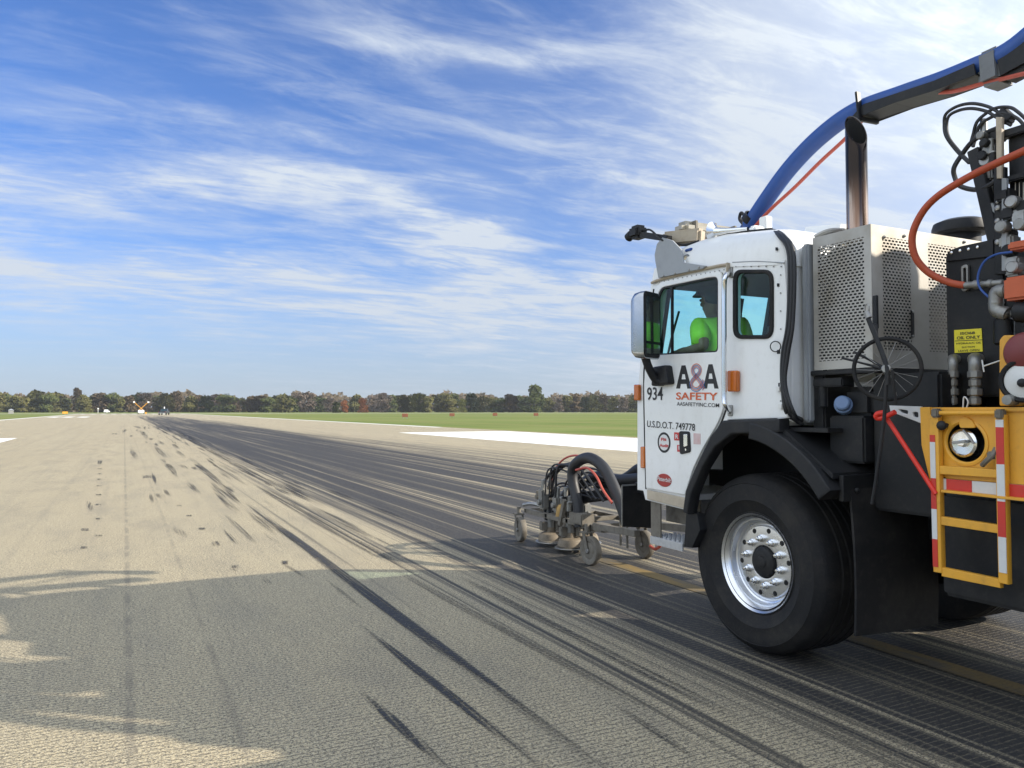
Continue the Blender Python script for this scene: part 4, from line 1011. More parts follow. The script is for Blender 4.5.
# ---- engine housing with perforated sheets
PX, PY0, PY1, PZ0, PZ1 = 3.62, 2.865, 3.262, 1.765, 2.535
mb = MB(); mb.box(PX, PX+.003, PY0, PY1, PZ0, PZ1+.012, 0); eh = part('housing_side_panel', mb, perf_mat('perforated_side', 1, (PY0+.045, PY1-.035, PZ0+.05, PZ1-.05)))
mb = MB(); mb.box(PX+.004, 5.75, PY0, PY0+.003, PZ0, PZ1+.010, 0); ep = part('housing_rear_panel', mb, perf_mat('perforated_rear', 0, (PX+.09, 4.9, PZ0+.10, PZ1-.05), [(3.945, 4.095)]))
q = SY(912, 324, PY0); mb = MB(); mb.box(q.x-.012, q.x+.012, PY0-.008, PY0+.002, q.z-.075, q.z+.075, .003); part('latch_slot', mb, blackp, ep)
for (px, py) in ((884, 237), (904, 236), (964, 242), (886, 360), (912, 312), (912, 336)):
    q = SY(px, py, PY0); mb = MB(); mb.sphere((q.x, PY0-.002, q.z), .010, 8); part('bolt', mb, steel, ep)
mb = MB(); mb.box(PX+.004, 5.74, PY0+.013, PY1, PZ1-.004, PZ1+.008, .003); part('housing_top', mb, shield)
mb = MB(); mb.box(PX-.012, PX+.10, PY0-.02, PY1+.02, PZ0-.03, PZ0-.004, .004); mb.box(PX+.1, 5.7, PY0-.012, PY0+.05, PZ0-.03, PZ0-.004, .004); part('housing_sill', mb, blackp)
mb = MB(); mb.box(PX+.10, 5.6, PY0+.10, PY1+.0, PZ0+.02, PZ1-.05, .02); part('engine_block', mb, blackp)
mb = MB(); mb.tube([(3.65, PY1+.01, 2.556), (3.7, PY1-.05, 2.585), (3.85, PY1-.05, 2.60), (3.95, PY1-.08, 2.575)], .018, 8); mb.sphere((3.84, PY1-.02, 2.575), .055, 12, (1.6, .8, .8)); part('bent_sheet', mb, shield)
mb = MB(); mb.loft([[(3.95, 3.7, 2.55), (5.5, 3.7, 2.55), (5.5, 3.4, 2.55), (3.95, 3.4, 2.55)], [(4.0, 3.66, 2.74), (5.45, 3.66, 2.74), (5.45, 3.38, 2.70), (4.0, 3.38, 2.70)]]); part('air_duct', mb, white)
# exhaust stack, slashed open at the top
ec = SY(857.5, 226, 3.12); ER = .060
mb = MB()
n = 28
def ering(z, r, slash=0): return [(ec.x+r*math.cos(2*math.pi*k/n), ec.y+r*math.sin(2*math.pi*k/n), z+slash*(math.sin(2*math.pi*k/n)*r+math.cos(2*math.pi*k/n)*r*.45)) for k in range(n)]
zt = SY(857, 131, 3.12).z
mb.loft([ering(PZ1, ER), ering(zt-.15, ER), ering(zt, ER, 1.7), ering(zt+.004, ER-.006, 1.7), ering(zt-.25, ER-.006)])
def exhaust_mat():
    m = bpy.data.materials.new('heat_stained_chrome'); m.use_nodes = True
    t = NT(m.node_tree); b = t.n['Principled BSDF']
    co = t.new('ShaderNodeTexCoord').outputs['Object']; z = t.sep(co)[2]
    n_ = t.noise(t.mapv(co, (18, 18, 1.2)), 1.0, 4, .6)
    c = t.mix(t.step(t.add(n_, t.mul(t.sub(z, 2.6), .5)), .44, .66), (.40, .37, .32), (.035, .028, .024))
    c = t.mix(t.mul(t.step(z, 2.95, 2.55), .6), c, (.45, .26, .17))
    t.put(b.inputs['Base Color'], c); b.inputs['Metallic'].default_value = 1.0; b.inputs['Roughness'].default_value = .2
    return m
ex = part('exhaust_stack', mb, exhaust_mat())
mb = MB(); mb.loft([ering(zt-.002, ER-.008, 1.7), ering(zt-.4, ER-.008)], cap=False); part('soot_lining', mb, mat('soot', (.006, .006, .006), .9, 0, 0), ex)
mb = MB(); mb.lathe([(.062, 0), (.075, 0), (.075, .03), (.062, .03)], (ec.x, ec.y, PZ1+.012), (0, 0, 1), 24); part('clamp', mb, steel, ex)
q = SY(961, 228, 3.05); mb = MB(); mb.lathe([(0, .05), (.11, .048), (.155, .03), (.165, .0), (.165, -.03), (.15, -.045), (.11, -.05), (.11, -.16), (0, -.16)], (q.x, q.y, q.z), (0, 0, 1), 36); part('air_intake_cap', mb, blackb)
# ---- hydraulic tank
HX = 3.90
mb = MB(); a0, a1 = SX(948, 253, HX), SX(1004, 395, HX)
mb.box(HX, 4.7, 2.32, 2.635, 1.60, 2.345, .012); ht = part('hydraulic_tank', mb, blackp)
mb = MB(); mb.plate(rpoly([S(947.2, 262, HX), S(949, 251.5, HX), S(962, 246.5, HX), S(995, 239.5, HX), S(995, 256.5, HX)], [.005, .025, .01, .005, .005]), [], 'X', HX-.008, .014, .003); tf = part('tank_flange', mb, blackp, ht)
for (px, py) in ((953.5, 253), (962, 251), (970.5, 249.5), (979.5, 247.5)):
    mb = MB(); mb.sphere((HX-.018, *S(px, py, HX)), .009, 10, (.6, 1, 1)); part('bolt', mb, chrome, tf)
mb = MB(); mb.plate(rpoly([S(963.2, 266, HX), S(970.4, 264, HX), S(970.6, 291, HX), S(963.6, 292, HX)], .018), [rpoly([S(965.6, 269, HX), S(968.2, 268, HX), S(968.4, 286, HX), S(966, 287, HX)], .006)], 'X', HX-.012, .02, .004); part('sight_gauge', mb, pipe, ht)
mb = MB(); mb.plate([S(954.6, 330.2, HX), S(982, 328.4, HX), S(983.2, 351.6, HX), S(955.2, 353, HX)], [], 'X', HX-.003, .004); lbl = part('oil_label', mb, labely, ht)
LX = HX-.005
text('label_print', 'ISO68', P3(960.5, 334.8, LX), P3(975, 334.0, LX), hgt(968, 334, 2.9), ink, lbl, bold=.02)
text('label_print', 'OIL ONLY', P3(957, 339.6, LX), P3(980.2, 338.4, LX), hgt(968, 339, 3.5), ink, lbl, bold=.02)
text('label_print', 'HYDRAULIC OIL', P3(956.5, 344.6, LX), P3(981.5, 343.4, LX), hgt(968, 344, 2.1), ink, lbl, bold=.01)
text('label_print', 'SUCTION', P3(962, 348.2, LX), P3(975, 347.5, LX), hgt(968, 348, 2.0), ink, lbl, bold=.01)
text('label_print', 'LEAVE OPEN', P3(958.5, 352.0, LX), P3(979.5, 351.0, LX), hgt(968, 352, 2.3), ink, lbl, bold=.01)
mb = MB(); mb.bar((LX, *S(954.8, 341, LX)), (LX, *S(982.4, 339.8, LX)), .002, .003, 0); part('label_print', mb, ink, lbl)
for (px, rr) in ((953, .024), (975, .031)):              # two elbows coming down from the tank
    xe = HX-.07; mb = MB()
    pts = [Vector((HX+.01, *S(px+4, 359, HX))), Vector((HX-.03, *S(px+3, 359, HX))), Vector((xe, *S(px, 362, xe))), Vector((xe, *S(px, 372, xe)))]
    mb.tube(pts, rr, 14); z0 = S(px, 371, xe); z1 = S(px, 405, xe)
    mb.tube([Vector((xe, *z0)), Vector((xe, *z1))], rr*.72, 12, 0)
    for f in (.0, .25, .52, .78): 
        u0 = Vector((xe, *z0)).lerp(Vector((xe, *z1)), f); mb.cyl(u0, u0+Vector((0, 0, -.035)), rr*(1.15 if f in (0, .52) else .95), 8, .004)
    part('pipe_elbow', mb, pipe, ht)
# ---- dark machinery under the housing, urea tank with blue cap
mb = MB(); a = S(826, 417, 3.66); b = S(861, 461, 3.66); mb.box(3.66, 4.1, 2.96, 3.20, 1.235, 1.50, .012); bt = part('urea_tank', mb, blackb)
mb = MB(); mb.box(3.70, 4.1, 2.94, 3.13, 1.49, 1.665, .03); part('tank_neck', mb, blackb, bt)
q = Vector((3.67, *S(843.5, 405, 3.67))); mb = MB(); mb.lathe([(.05, .03), (.05, -.01), (.042, -.014), (.042, -.045), (.034, -.052), (0, -.052)], q, (.82, .48, -.3), 24); part('filler_cap', mb, bluecap, bt)
mb = MB(); mb.box(3.72, 4.18, 2.55, 2.955, .98, 1.73, .015); mb.box(3.64, 3.9, 3.21, 3.30, 1.42, 1.74, .01); part('valve_cabinet', mb, blackp)
mb = MB(); mb.box(3.60, 3.70, 3.05, 3.26, 1.665, 1.715, .008); mb.cyl((3.63, 3.21, 1.55), (3.63, 3.21, 1.70), .025, 14, .004); mb.cyl((3.635, 3.2, 1.73), (3.635, 3.2, 1.80), .012, 10); part('cushion_mount', mb, blackp)
mb = MB(); mb.box(4.1, 5.5, 1.6, 2.8, 1.06, 1.62, .02); part('pump_housing', mb, blackp)
r_ = random.Random(9); mb = MB()
for k in range(7):
    y_ = 2.30+r_.uniform(0, .25); z_ = 1.25+r_.uniform(0, .2); x_ = 3.82+.03*k
    mb.tube([(x_, y_, z_), (x_-.02, y_-.1, z_-.15), (x_, y_-.28, z_-.12+.02*k), (x_+.05, y_-.4, z_+.1)], .018, 8)
part('hose_tangle', mb, hoseb)
# ---- yellow deck with reflective strip, recess and coupling
DKX = 3.575
mb = MB()
hole = circ(S(966, 442.5, DKX), .092, 36)
deck_o = [S(929, 407.5, DKX), (-4.9, S(929, 407.5, DKX)[1]), (-4.9, 1.20), (2.10, 1.20), (2.42, 1.20), S(931, 470, DKX)]
mb.plate(deck_o, [hole], 'X', DKX, .012, .003)
mb.box(DKX-.02, 5.85, -4.9, 2.50, 1.525, 1.545, .004); dk = part('deck', mb, yellow)
mb = MB(); fx = DKX-.02; mb.plate([S(921, 407.2, fx), S(931, 407, fx), S(932, 424, fx), S(934, 460, fx), S(936, 492, fx), S(932, 486, fx), S(926.5, 462, fx), S(922.5, 445, fx)], [], 'X', fx, .02, .004); part('end_bracket', mb, yellow, dk)
mb = MB(); mb.lathe([(.095, -.008), (.10, -.012), (.112, -.010), (.112, .004), (.095, .004)], (DKX, *S(966, 442.5, DKX)), (1, 0, 0), 36); part('recess_rim', mb, yellow, dk)
mb = MB(); mb.lathe([(.0, .10), (.095, .10), (.095, .0)], (DKX+.002, *S(966, 442.5, DKX)), (1, 0, 0), 32); part('recess_cup', mb, blackp, dk)
cq = Vector((DKX+.015, *S(962.5, 443, DKX))); mb = MB(); mb.lathe([(.068, .05), (.068, -.012), (.058, -.02), (.054, -.012), (.02, -.010), (.016, -.03), (0, -.032)], cq, (1, 0, 0), 32); cp = part('coupling', mb, chrome, dk)
mb = MB(); mb.bar(cq+Vector((-.035, .035, .0)), cq+Vector((-.03, -.03, .01)), .02, .014); mb.tube([cq+Vector((-.02, -.01, .06)), cq+Vector((-.03, -.04, .035)), cq+Vector((-.03, -.065, .0))], .006, 8); part('cam_lever', mb, steel, cp)
mb = MB(); mb.bar((DKX-.012, *S(934, 483, DKX)), (DKX-.012, 1.6, S(934, 483, DKX)[1]), .01, .055, .001); ts = part('reflective_strip', mb, whitetape, dk)
y_ = S(934, 483, DKX); 
for k in range(4):
    mb = MB(); ya = 2.415-.25*k; mb.bar((DKX-.0185, ya, y_[1]), (DKX-.0185, ya-.125, y_[1]), .003, .0555, .0005); part('red_segment', mb, redtape, ts)
mb = MB(); mb.bar((DKX-.03, *S(948, 490.5, DKX)), (DKX-.03, 1.5, S(948, 490.5, DKX)[1]-.008), .05, .012, .002); part('deck_angle', mb, yellow, dk)
mb = MB(); q0, q1 = Vector((3.50, *S(891, 407, 3.50))), Vector((DKX, *S(922, 408, DKX)))
mb.plate([S(890, 405.5, 3.56), S(922, 406.5, 3.56), S(922, 423.5, 3.56), S(917, 421.5, 3.56), S(891, 411.5, 3.56)], [rpoly([S(899, 409, 3.56), S(909, 410.5, 3.56), S(908.5, 414.5, 3.56), S(902, 412.5, 3.56)], .01), rpoly([S(913, 412, 3.56), S(919, 412, 3.56), S(919, 418, 3.56), S(914, 416.5, 3.56)], .01)], 'X', 3.56, .014, .003); part('bracket', mb, whitetape)
mb = MB(); mb.box(3.70, 5.75, -4.9, 2.55, .60, 1.12, .02); part('side_box', mb, blackp)
mb = MB(); mb.box(5.30, 5.85, -4.9, 2.9, .55, 1.1, .02); mb.box(4.35, 5.1, 2.2, 3.0, .50, .8, .05); part('shade_box', mb, blackp)  # unseen boxes added under the chassis to keep sun off the ground there
# ---- ladder on the deck edge
LDX = 3.545
lt, lbm = 1.468, .775
yA, yB = 2.44, 2.135
lad = bpy.data.objects.new('ladder', None); COL.objects.link(lad); lad.parent = T
mb = MB()
def rail(px0, py0, px1, py1, wpx):
    return [S(px0, py0, LDX), S(px0+wpx, py0+.1, LDX), S(px1+wpx, py1+wpx*.19, LDX), S(px1, py1, LDX)]
railL = rail(931.5, 414.5, 935.5, 571.5, 8.6); railR = rail(996.5, 414.5, 1000.5, 582.5, 9.8)
for rl in (railL, railR):
    mb = MB(); mb.plate(rl, [], 'X', LDX, .035, .004); ro = obj('rail', mb, yellow, lad)
    vals = ((.145, .24, redtape), (.24, .44, whitetape), (.44, .60, redtape), (.60, .745, whitetape), (.745, .93, redtape)) if rl is railL else ((.05, .13, whitetape), (.13, .355, redtape), (.355, .57, whitetape), (.57, .76, redtape), (.76, .935, whitetape))
    if rl is railL: vals = ((.13, .175, redtape), (.175, .405, whitetape), (.405, .60, redtape), (.60, .79, whitetape), (.79, .965, redtape))
    else: vals = ((.03, .075, whitetape), (.075, .295, redtape), (.295, .515, whitetape), (.515, .725, redtape), (.725, .935, whitetape))
    for (f0, f1, m_) in vals:
        lo = lambda f, a, b: Vector(a).lerp(Vector(b), f)
        w0, w1 = (.0, .62) if rl is railL else (.12, .95)
        A = [lo(f0, rl[0], rl[3]), lo(f0, rl[1], rl[2]), lo(f1, rl[1], rl[2]), lo(f1, rl[0], rl[3])]
        qd = [A[0].lerp(A[1], w0+.03), A[0].lerp(A[1], w1), A[3].lerp(A[2], w1), A[3].lerp(A[2], w0+.03)]
        mb = MB(); mb.plate([tuple(v) for v in qd], [], 'X', LDX-.019, .003); obj('tape', mb, m_, ro)
for (a, b, hh) in (((940, 465.5), (1000, 469.5), 8.5), ((941, 516), (1001, 525), 8.5), ((943, 567), (1002, 579), 9)):
    mb = MB(); mb.plate([S(*a, LDX), S(*b, LDX), S(b[0], b[1]+hh, LDX), S(a[0], a[1]+hh, LDX)], [], 'X', LDX+.002, .03, .004); obj('rung', mb, yellow, lad)
mb = MB(); mb.cyl((LDX-.01, *S(935, 413, LDX)), (LDX-.01, *S(1005, 413, LDX)), .011, 12); obj('hinge_bar', mb, yellow, lad)
for (px, py) in ((938, 413), (1002, 414)):
    q = Vector((LDX-.012, *S(px, py, LDX))); mb = MB(); mb.box(q.x-.02, q.x+.02, q.y-.018, q.y+.018, q.z-.022, q.z+.022, .006); obj('hinge', mb, dusty, lad)
q = Vector((LDX-.015, *S(943.5, 425.5, LDX))); mb = MB(); mb.sphere(q, .024, 12, (.8, 1, 1)); mb.cyl(q, q+Vector((.05, 0, 0)), .012, 10); obj('knob', mb, blackb, lad)
q = Vector((LDX, *S(991, 459, LDX))); mb = MB(); mb.tube([q+Vector((0, .04, -.03)), q+Vector((-.02, .01, -.01)), q+Vector((-.02, -.02, .02)), q+Vector((0, -.025, .05))], .012, 8); mb.box(q.x-.02, q.x+.01, q.y-.03, q.y+.01, q.z+.0, q.z+.035, .006); obj('latch', mb, dusty, lad)
mb = MB(); mb.plate(rpoly([S(957, 420, LDX), S(963, 416, LDX), S(971, 421, LDX), S(974, 428, LDX), S(958, 428, LDX)], .01), [], 'X', DKX-.013, .012, .003); obj('tab', mb, yellow, lad)
# ---- machinery above the deck at the picture's right edge
mb = MB(); mb.plate(rpoly([S(997, 406, 3.60), S(997, 340, 3.60), S(1001, 335, 3.60), S(1060, 335, 3.60), S(1060, 406, 3.60)], .01), [], 'X', 3.64, .05, .006); part('reel_mount', mb, yellow)
q = SX(1019, 353, 3.60); mb = MB(); mb.lathe([(.092, .03), (.092, -.03), (.08, -.06), (.045, -.08), (0, -.086)], (3.62, q.y-.03, q.z+.0), (1, .25, 0), 32); part('maroon_cap', mb, maroon)
q = SX(1021, 381, 3.58); mb = MB(); mb.lathe([(.0, -.03), (.03, -.028), (.075, -.015), (.082, 0)], (3.57, q.y-.02, q.z), (1, .25, 0), 32); gg = part('gauge', mb, whitetape)
mb = MB(); mb.lathe([(.080, 0), (.080, -.022), (.090, -.026), (.098, -.018), (.098, .02), (.08, .02)], (3.57, q.y-.02, q.z), (1, .25, 0), 32); part('gauge_rim', mb, rubber, gg)
mb = MB(); mb.sphere((3.535, q.y-.03, q.z-.01), .02, 10); part('gauge_knob', mb, blackb, gg)
q = Vector((3.54, *S(1009, 400, 3.54))); mb = MB(); mb.lathe([(.0, -.02), (.022, -.018), (.026, 0), (.026, .04)], q, (1, 0, 0), 16); part('hose_coupler', mb, pipe)
mb = MB(); a = Vector((3.80, *S(1010, 279, 3.80))); b = Vector((3.80, *S(1060, 296, 3.80))); mb.box(3.74, 3.95, b.y, a.y, b.z, a.z, .012); part('orange_manifold', mb, orangep)
mb = MB(); mb.box(3.80, 3.9, 2.13, 2.25, 2.30, 2.34, .01); part('orange_bracket', mb, orangep)
mb = MB(); mb.tube([Vector((3.80, *S(1006, 291, 3.8))), Vector((3.80, *S(997.5, 292, 3.8))), Vector((3.80, *S(996, 300, 3.8))), Vector((3.80, *S(997, 310, 3.8))), Vector((3.80, *S(1008, 314, 3.8)))], .033, 14); 
for (px, py) in ((1002, 291.5), (996, 303), (1003, 313)): mb.sphere((3.80, *S(px, py, 3.8)), .035, 12)
part('pipe_elbow', mb, pipe)
mb = MB(); mb.cyl((3.83, *S(1004, 318, 3.83)), (3.83, *S(1004, 345, 3.83)), .045, 16, .01); mb.box(3.79, 3.9, 1.95, 2.20, 1.96, 2.0, .01); mb.cyl((3.78, *S(1016, 312, 3.78)), (3.78, *S(1040, 312, 3.78)), .05, 16, .01); part('valve_body', mb, blackp)
mb = MB(); mb.box(3.80, 4.3, 1.2, 2.20, 1.55, 1.95, .02); part('blaster_pump', mb, blackp)
# rack: posts, strut, bolted plates, valve block
mb = MB(); X4 = 3.92
mb.bar((X4, *S(975.5, 150, X4)), (X4, *S(1000, 256, X4)), .055, .06); mb.bar((X4+.02, *S(1000, 240, X4)), (X4+.02, *S(1001, 300, X4)), .06, .06); rk = part('rack', mb, blackp)
mb = MB(); mb.plate([S(999, 168, X4), S(1010, 168, X4), S(1011.5, 275, X4), S(1000, 275, X4)], [], 'X', X4-.03, .03, .004); part('bolted_plate', mb, blackp, rk)
for py in (196, 203, 209, 222, 243): mb = MB(); mb.sphere((X4-.05, *S(1003.5, py, X4)), .010 if py < 205 else .015, 10, (.5, 1, 1)); part('bolt', mb, steel, rk)
mb = MB(); mb.plate([S(1010, 180, X4), S(1015, 180, X4), S(1015, 272, X4), S(1010, 272, X4)], [], 'X', X4-.06, .02, .003); part('plate_edge', mb, greyplate, rk)
mb = MB(); mb.plate([S(1002.5, 119, X4), S(1008.5, 119, X4), S(1008.5, 180, X4), S(1003.5, 180, X4)], [], 'X', X4-.045, .025, .003); part('upright_strip', mb, beige, rk)
mb = MB(); mb.box(X4+.01, X4+.4, 1.95, 2.315, 2.55, 2.90, .015); mb.box(X4-.03, X4+.1, 1.95, 2.318, 2.885, 2.925, .006); mb.box(X4-.03, X4+.1, 1.95, 2.318, 2.66, 2.69, .006); mb.box(X4+.05, X4+.4, 1.85, 2.1, 2.35, 2.5, .01); mb.bar((X4, *S(1001, 112, X4)), (X4, *S(1011, 121, X4)), .05, .05); part('valve_bank', mb, blackp, rk)
r_ = random.Random(4)
for k in range(16):
    px, py = r_.uniform(982, 1000), r_.uniform(132, 178); q = Vector((X4-.01+r_.uniform(-.03, .05), *S(px, py, X4))); mb = MB()
    if k % 3 == 0: mb.cyl(q, q+Vector((-.05, 0, 0)), r_.uniform(.02, .032), 14, .005)
    elif k % 3 == 1: mb.box(q.x-.03, q.x+.03, q.y-.03, q.y+.03, q.z-.03, q.z+.03, .008)
    else: mb.cyl(q, q+Vector((0, .0, .08)), .018, 12, .004)
    part('valve', mb, (pipe, blackb, steel, blackp)[k % 4], rk)
for k in range(22):
    px, py = r_.uniform(1009, 1030), r_.uniform(192, 272); q = Vector((X4-.02+r_.uniform(-.03, .05), *S(px, py, X4))); mb = MB()
    if k % 2: mb.box(q.x-.04, q.x+.04, q.y-.035, q.y+.035, q.z-.03, q.z+.03, .01)
    else: mb.cyl(q, q+Vector((-.06, 0, 0)), .03, 14, .006)
    part('valve', mb, (blackb, pipe, blackp, steel, blackb)[k % 5], rk)
for px in (1014, 1018, 1022): cable('rod', [(X4+.02, *S(px, 182, X4)), (X4+.02, *S(px, 206, X4))], .011, stain, rk, 0)
for px in (989, 993): cable('rod', [(X4+.02, *S(px, 184, X4)), (X4+.02, *S(px+3, 206, X4))], .010, steel, rk, 0)
mb = MB(); mb.bar((X4, *S(985, 200, X4)), (X4, *S(1000, 212, X4)), .05, .03); part('gusset', mb, greyplate, rk)
# thin looping hydraulic hoses
XL = 3.90
def L_(*pts): return [Vector((XL+.01*(i % 2), *S(px, py, XL))) for i, (px, py) in enumerate(pts)]
cable('hydraulic_hose', L_((969, 163), (955, 150), (946, 136), (943, 124), (946, 114), (956, 106), (972, 103.5), (986, 106), (998, 112), (1012, 122)), .0085, hoseb, None, 8)
cable('hydraulic_hose', L_((970, 163), (957, 150), (949, 138), (945.5, 126), (949, 116), (958, 110), (972, 108.5), (985, 111), (996, 117), (1010, 125)), .0085, hoseb, None, 8)
cable('hydraulic_hose', L_((970, 146), (972, 134), (977, 122), (985, 113), (996, 108), (1008, 107), (1018, 112), (1030, 124)), .0085, hoseb, None, 8)
cable('hydraulic_hose', L_((973, 147), (975, 136), (980, 125), (990, 117), (1003, 113), (1016, 118), (1026, 128)), .0085, hoseb, None, 8)
cable('hydraulic_hose', L_((1000, 127), (984, 133), (972, 142), (961, 154), (954, 168), (954, 178), (960, 186), (974, 189.5), (988, 186), (996, 178), (997, 168)), .0125, hoseb, None, 8)
cable('orange_hose', [Vector((3.72+dx_, *S(px, py, 3.72+dx_))) for (px, py, dx_) in ((1046, 140, .0), (1024, 151, 0), (995, 164, 0), (965, 179, 0), (938, 196, 0), (922, 213, 0), (912.5, 235, 0), (915, 256, .02), (928, 272, .06), (948, 282, .1), (965, 285.5, .12))], .0185, orangeh, None, 8, 12)
mb = MB()
for (px0, px1, rr) in ((965, 974, .018), (974, 981, .024), (981, 1003, .016), (988, 993, .021)):
    x_ = 3.83; mb.cyl((x_, *S(px0, 285.5-(px0-965)*.08, x_)), (x_, *S(px1, 285.5-(px1-965)*.08, x_)), rr, 12, .003)
part('hose_fitting', mb, pipe)
cable('blue_line', [Vector((3.80, *S(px, py, 3.8))) for (px, py) in ((1012, 252), (996, 254.5), (984, 262), (978, 276), (980, 288), (990, 298), (1000, 304))], .0055, blueh, None, 8)
for pts in (((1008, 358), (996, 362), (984, 366)), ((984, 372), (982, 360)), ((963, 408), (964, 397), (968, 402), (965, 412))): cable('tie_wire', [Vector((3.70, *S(px, py, 3.7))) for px, py in pts], .0035, whitetape)
# rack and tank behind the frame edge (their shadow is in the picture)
mb = MB(); mb.box(3.85, 5.6, -4.6, 0.9, 1.56, 2.45, .12); part('debris_tank', mb, greyplate)
mb = MB(); mb.box(4.4, 5.2, 1.0, 1.5, 1.56, 2.6, .05); mb.cyl((3.85, .4, 2.4), (4.6, .4, 2.4), .22, 24, .03); part('vacuum_filter', mb, blackp)
mb = MB(); mb.box(4.95, 5.55, 1.25, 1.75, 1.56, 2.72, .03); mb.box(4.6, 4.86, 1.5, 1.95, 1.56, 2.35, .03); part('dapple_box', mb, greyplate)  # unseen boxes added to block sun and dapple the housing's rear panel
mb = MB(); mb.lathe([(.34, -.12), (.36, -.12), (.36, -.10), (.2, -.09), (.2, .09), (.36, .10), (.36, .12), (.34, .12)], (5.25, 1.6, 3.05), (1, .2, 0), 28); mb.bar((5.25, 1.6, 2.72), (5.25, 1.6, 3.05), .08, .08); part('dapple_reel', mb, blackp)  # unseen reel shape, added as another sun blocker for the dapples
mb = MB(); mb.bar((4.62, 2.02, 1.56), (4.62, 2.02, 3.0), .08, .08); mb.bar((5.6, 1.9, 1.56), (5.6, 1.9, 3.1), .1, .1); mb.bar((4.62, 2.02, 2.86), (5.6, 1.95, 2.92), .16, .08); mb.bar((4.62, 2.02, 2.45), (5.6, 1.9, 2.52), .2, .08); part('rear_rack', mb, blackp)
# ---- boom carrying the blue suction hose over the cab
BX = 4.70
bp = [Vector((BX, *S(px, py, BX))) for (px, py) in ((744, 238), (749, 227), (765, 202), (790, 168), (820, 137), (855, 112), (900, 95.5), (940, 82), (975, 68), (1010, 52))]
bp = [bp[0]+Vector((0, .05, -.25))]+bp+[bp[-1]+Vector((0, -.4, .12)), bp[-1]+Vector((0, -1.2, .1)), bp[-1]+Vector((0, -1.7, -.5)), bp[-1]+Vector((0, -1.75, -1.2))]
mb = MB(); mb.tube(bp, .066, 18, 8); sh = part('suction_hose', mb, blueh)
for (px, py) in ((751.5, 219),):
    c_ = Vector((BX, *S(px, py, BX))); d_ = (bp[3]-bp[2]).normalized(); mb = MB(); mb.lathe([(.066, -.03), (.078, -.03), (.078, .03), (.066, .03)], c_, d_, 24); mb.tube([c_+Vector((0, .07, .03)), c_+Vector((0, .12, .08)), c_+Vector((0, .14, .03)), c_+Vector((0, .1, -.02))], .014, 8); part('hose_clamp', mb, blackp, sh)
mb = MB(); q = lambda px, py: S(px, py, BX+.03)
mb.plate([q(862, 120), q(874, 107), q(905, 97), q(945, 84), q(985, 67), q(987, 78.5), q(945, 94), q(905, 106), q(866, 121)], [], 'X', BX-.078, .012, .002)
mb.plate([q(862, 120), q(874, 107), q(905, 97), q(945, 84), q(985, 67), q(987, 78.5), q(945, 94), q(905, 106), q(866, 121)], [], 'X', BX+.12, .012, .002)
for (a, b) in (((864, 120), (905, 105)), ((905, 105), (945, 93)), ((945, 93), (987, 77.5))):
    A, B = q(*a), q(*b); mb.bar((BX+.02, *A), (BX+.02, *B), .19, .010, .001)
tr_ = part('hose_tray', mb, blackp)
mb = MB(); mb.bar((BX-.085, *S(860.5, 120, BX-.085)), (BX-.085, *S(857.5, 92, BX-.085)), .045, .018, .004); mb.bar((BX-.085, *S(860, 119, BX-.085)), (BX+.1, *S(860, 118, BX-.085)), .03, .03, .004); part('strap', mb, blackp, tr_)
a = Vector((BX+.03, *S(985, 72, BX))); b = Vector((BX+.03, *S(1003, 64, BX))); dd = (b-a).normalized()
mb = MB(); mb.bar(a-dd*.02, b+dd*.02, .20, .22, .03); part('grey_wrap', mb, wrap, tr_)
mb = MB(); a2 = Vector((BX+.03, *S(1000, 67, BX))); mb.bar(a2, a2+Vector((0, -1.6, .25)), .17, .2, .02); bm_ = part('boom_arm', mb, blackp)
mb = MB(); mb.bar(a2+Vector((0, -1.5, .2)), (BX+.03, a2.y-1.6, 2.4), .18, .18, .02); part('boom_post', mb, blackp)
cable('red_line', [Vector((BX+(.02 if 845 < px < 950 else -.03), *S(px, py, BX+(.02 if 845 < px < 950 else -.03)))) for (px, py) in ((752, 230), (770, 210), (795, 187), (820, 162), (845, 139), (870, 114), (900, 100), (930, 93), (955, 91), (985, 83), (1010, 77), (1040, 70))], .014, redh, sh, 6)
mb = MB(); c_ = bp[0]; mb.lathe([(.066, 0), (.09, 0), (.09, .1), (.066, .1)], c_, (bp[1]-bp[0]), 20); part('hose_collar', mb, blackp, sh)
mb = MB(); q0 = Vector((4.5, *S(768, 224, 4.5))); mb.box(4.43, 4.50, q0.y-.05, q0.y+.03, 2.55, q0.z+.05, .008); part('hose_stand', mb, white)

# ================================================================== FRONT CLEANING HEAD
hc = G(562, 549)
CH = thing('cleaning_head', (4.45, 7.4, 0), 'dusty four caster water blasting deck with black suction hoses ahead of the white cab', 'cleaning deck')
def cpart(name, mb, m_, parent=None): return obj(name, mb, m_, parent or CH)
ZF = .36
mb = MB()
xL, xRr, yF, yB_ = 4.20, 4.86, 8.05, 6.62
mb.bar((xL+.03, yF, ZF), (xL+.03, yB_, ZF), .06, .05); mb.bar((xRr, yF, ZF), (xRr, yB_, ZF), .06, .05)
for yy in (yF, 7.55, 7.1, yB_): mb.bar((xL, yy, ZF+.003), (xRr, yy, ZF+.003), .05, .045)
mb.bar((4.25, 6.62, ZF+.01), (4.12, 5.72, ZF+.07), .06, .06); mb.bar((4.7, 6.62, ZF+.01), (4.6, 5.3, ZF+.12), .06, .06)
mb.box(4.14, 4.30, 6.70, 6.95, ZF+.01, ZF+.12, .01); mb.box(4.2, 4.32, 6.42, 6.6, ZF-.03, ZF+.05, .008)
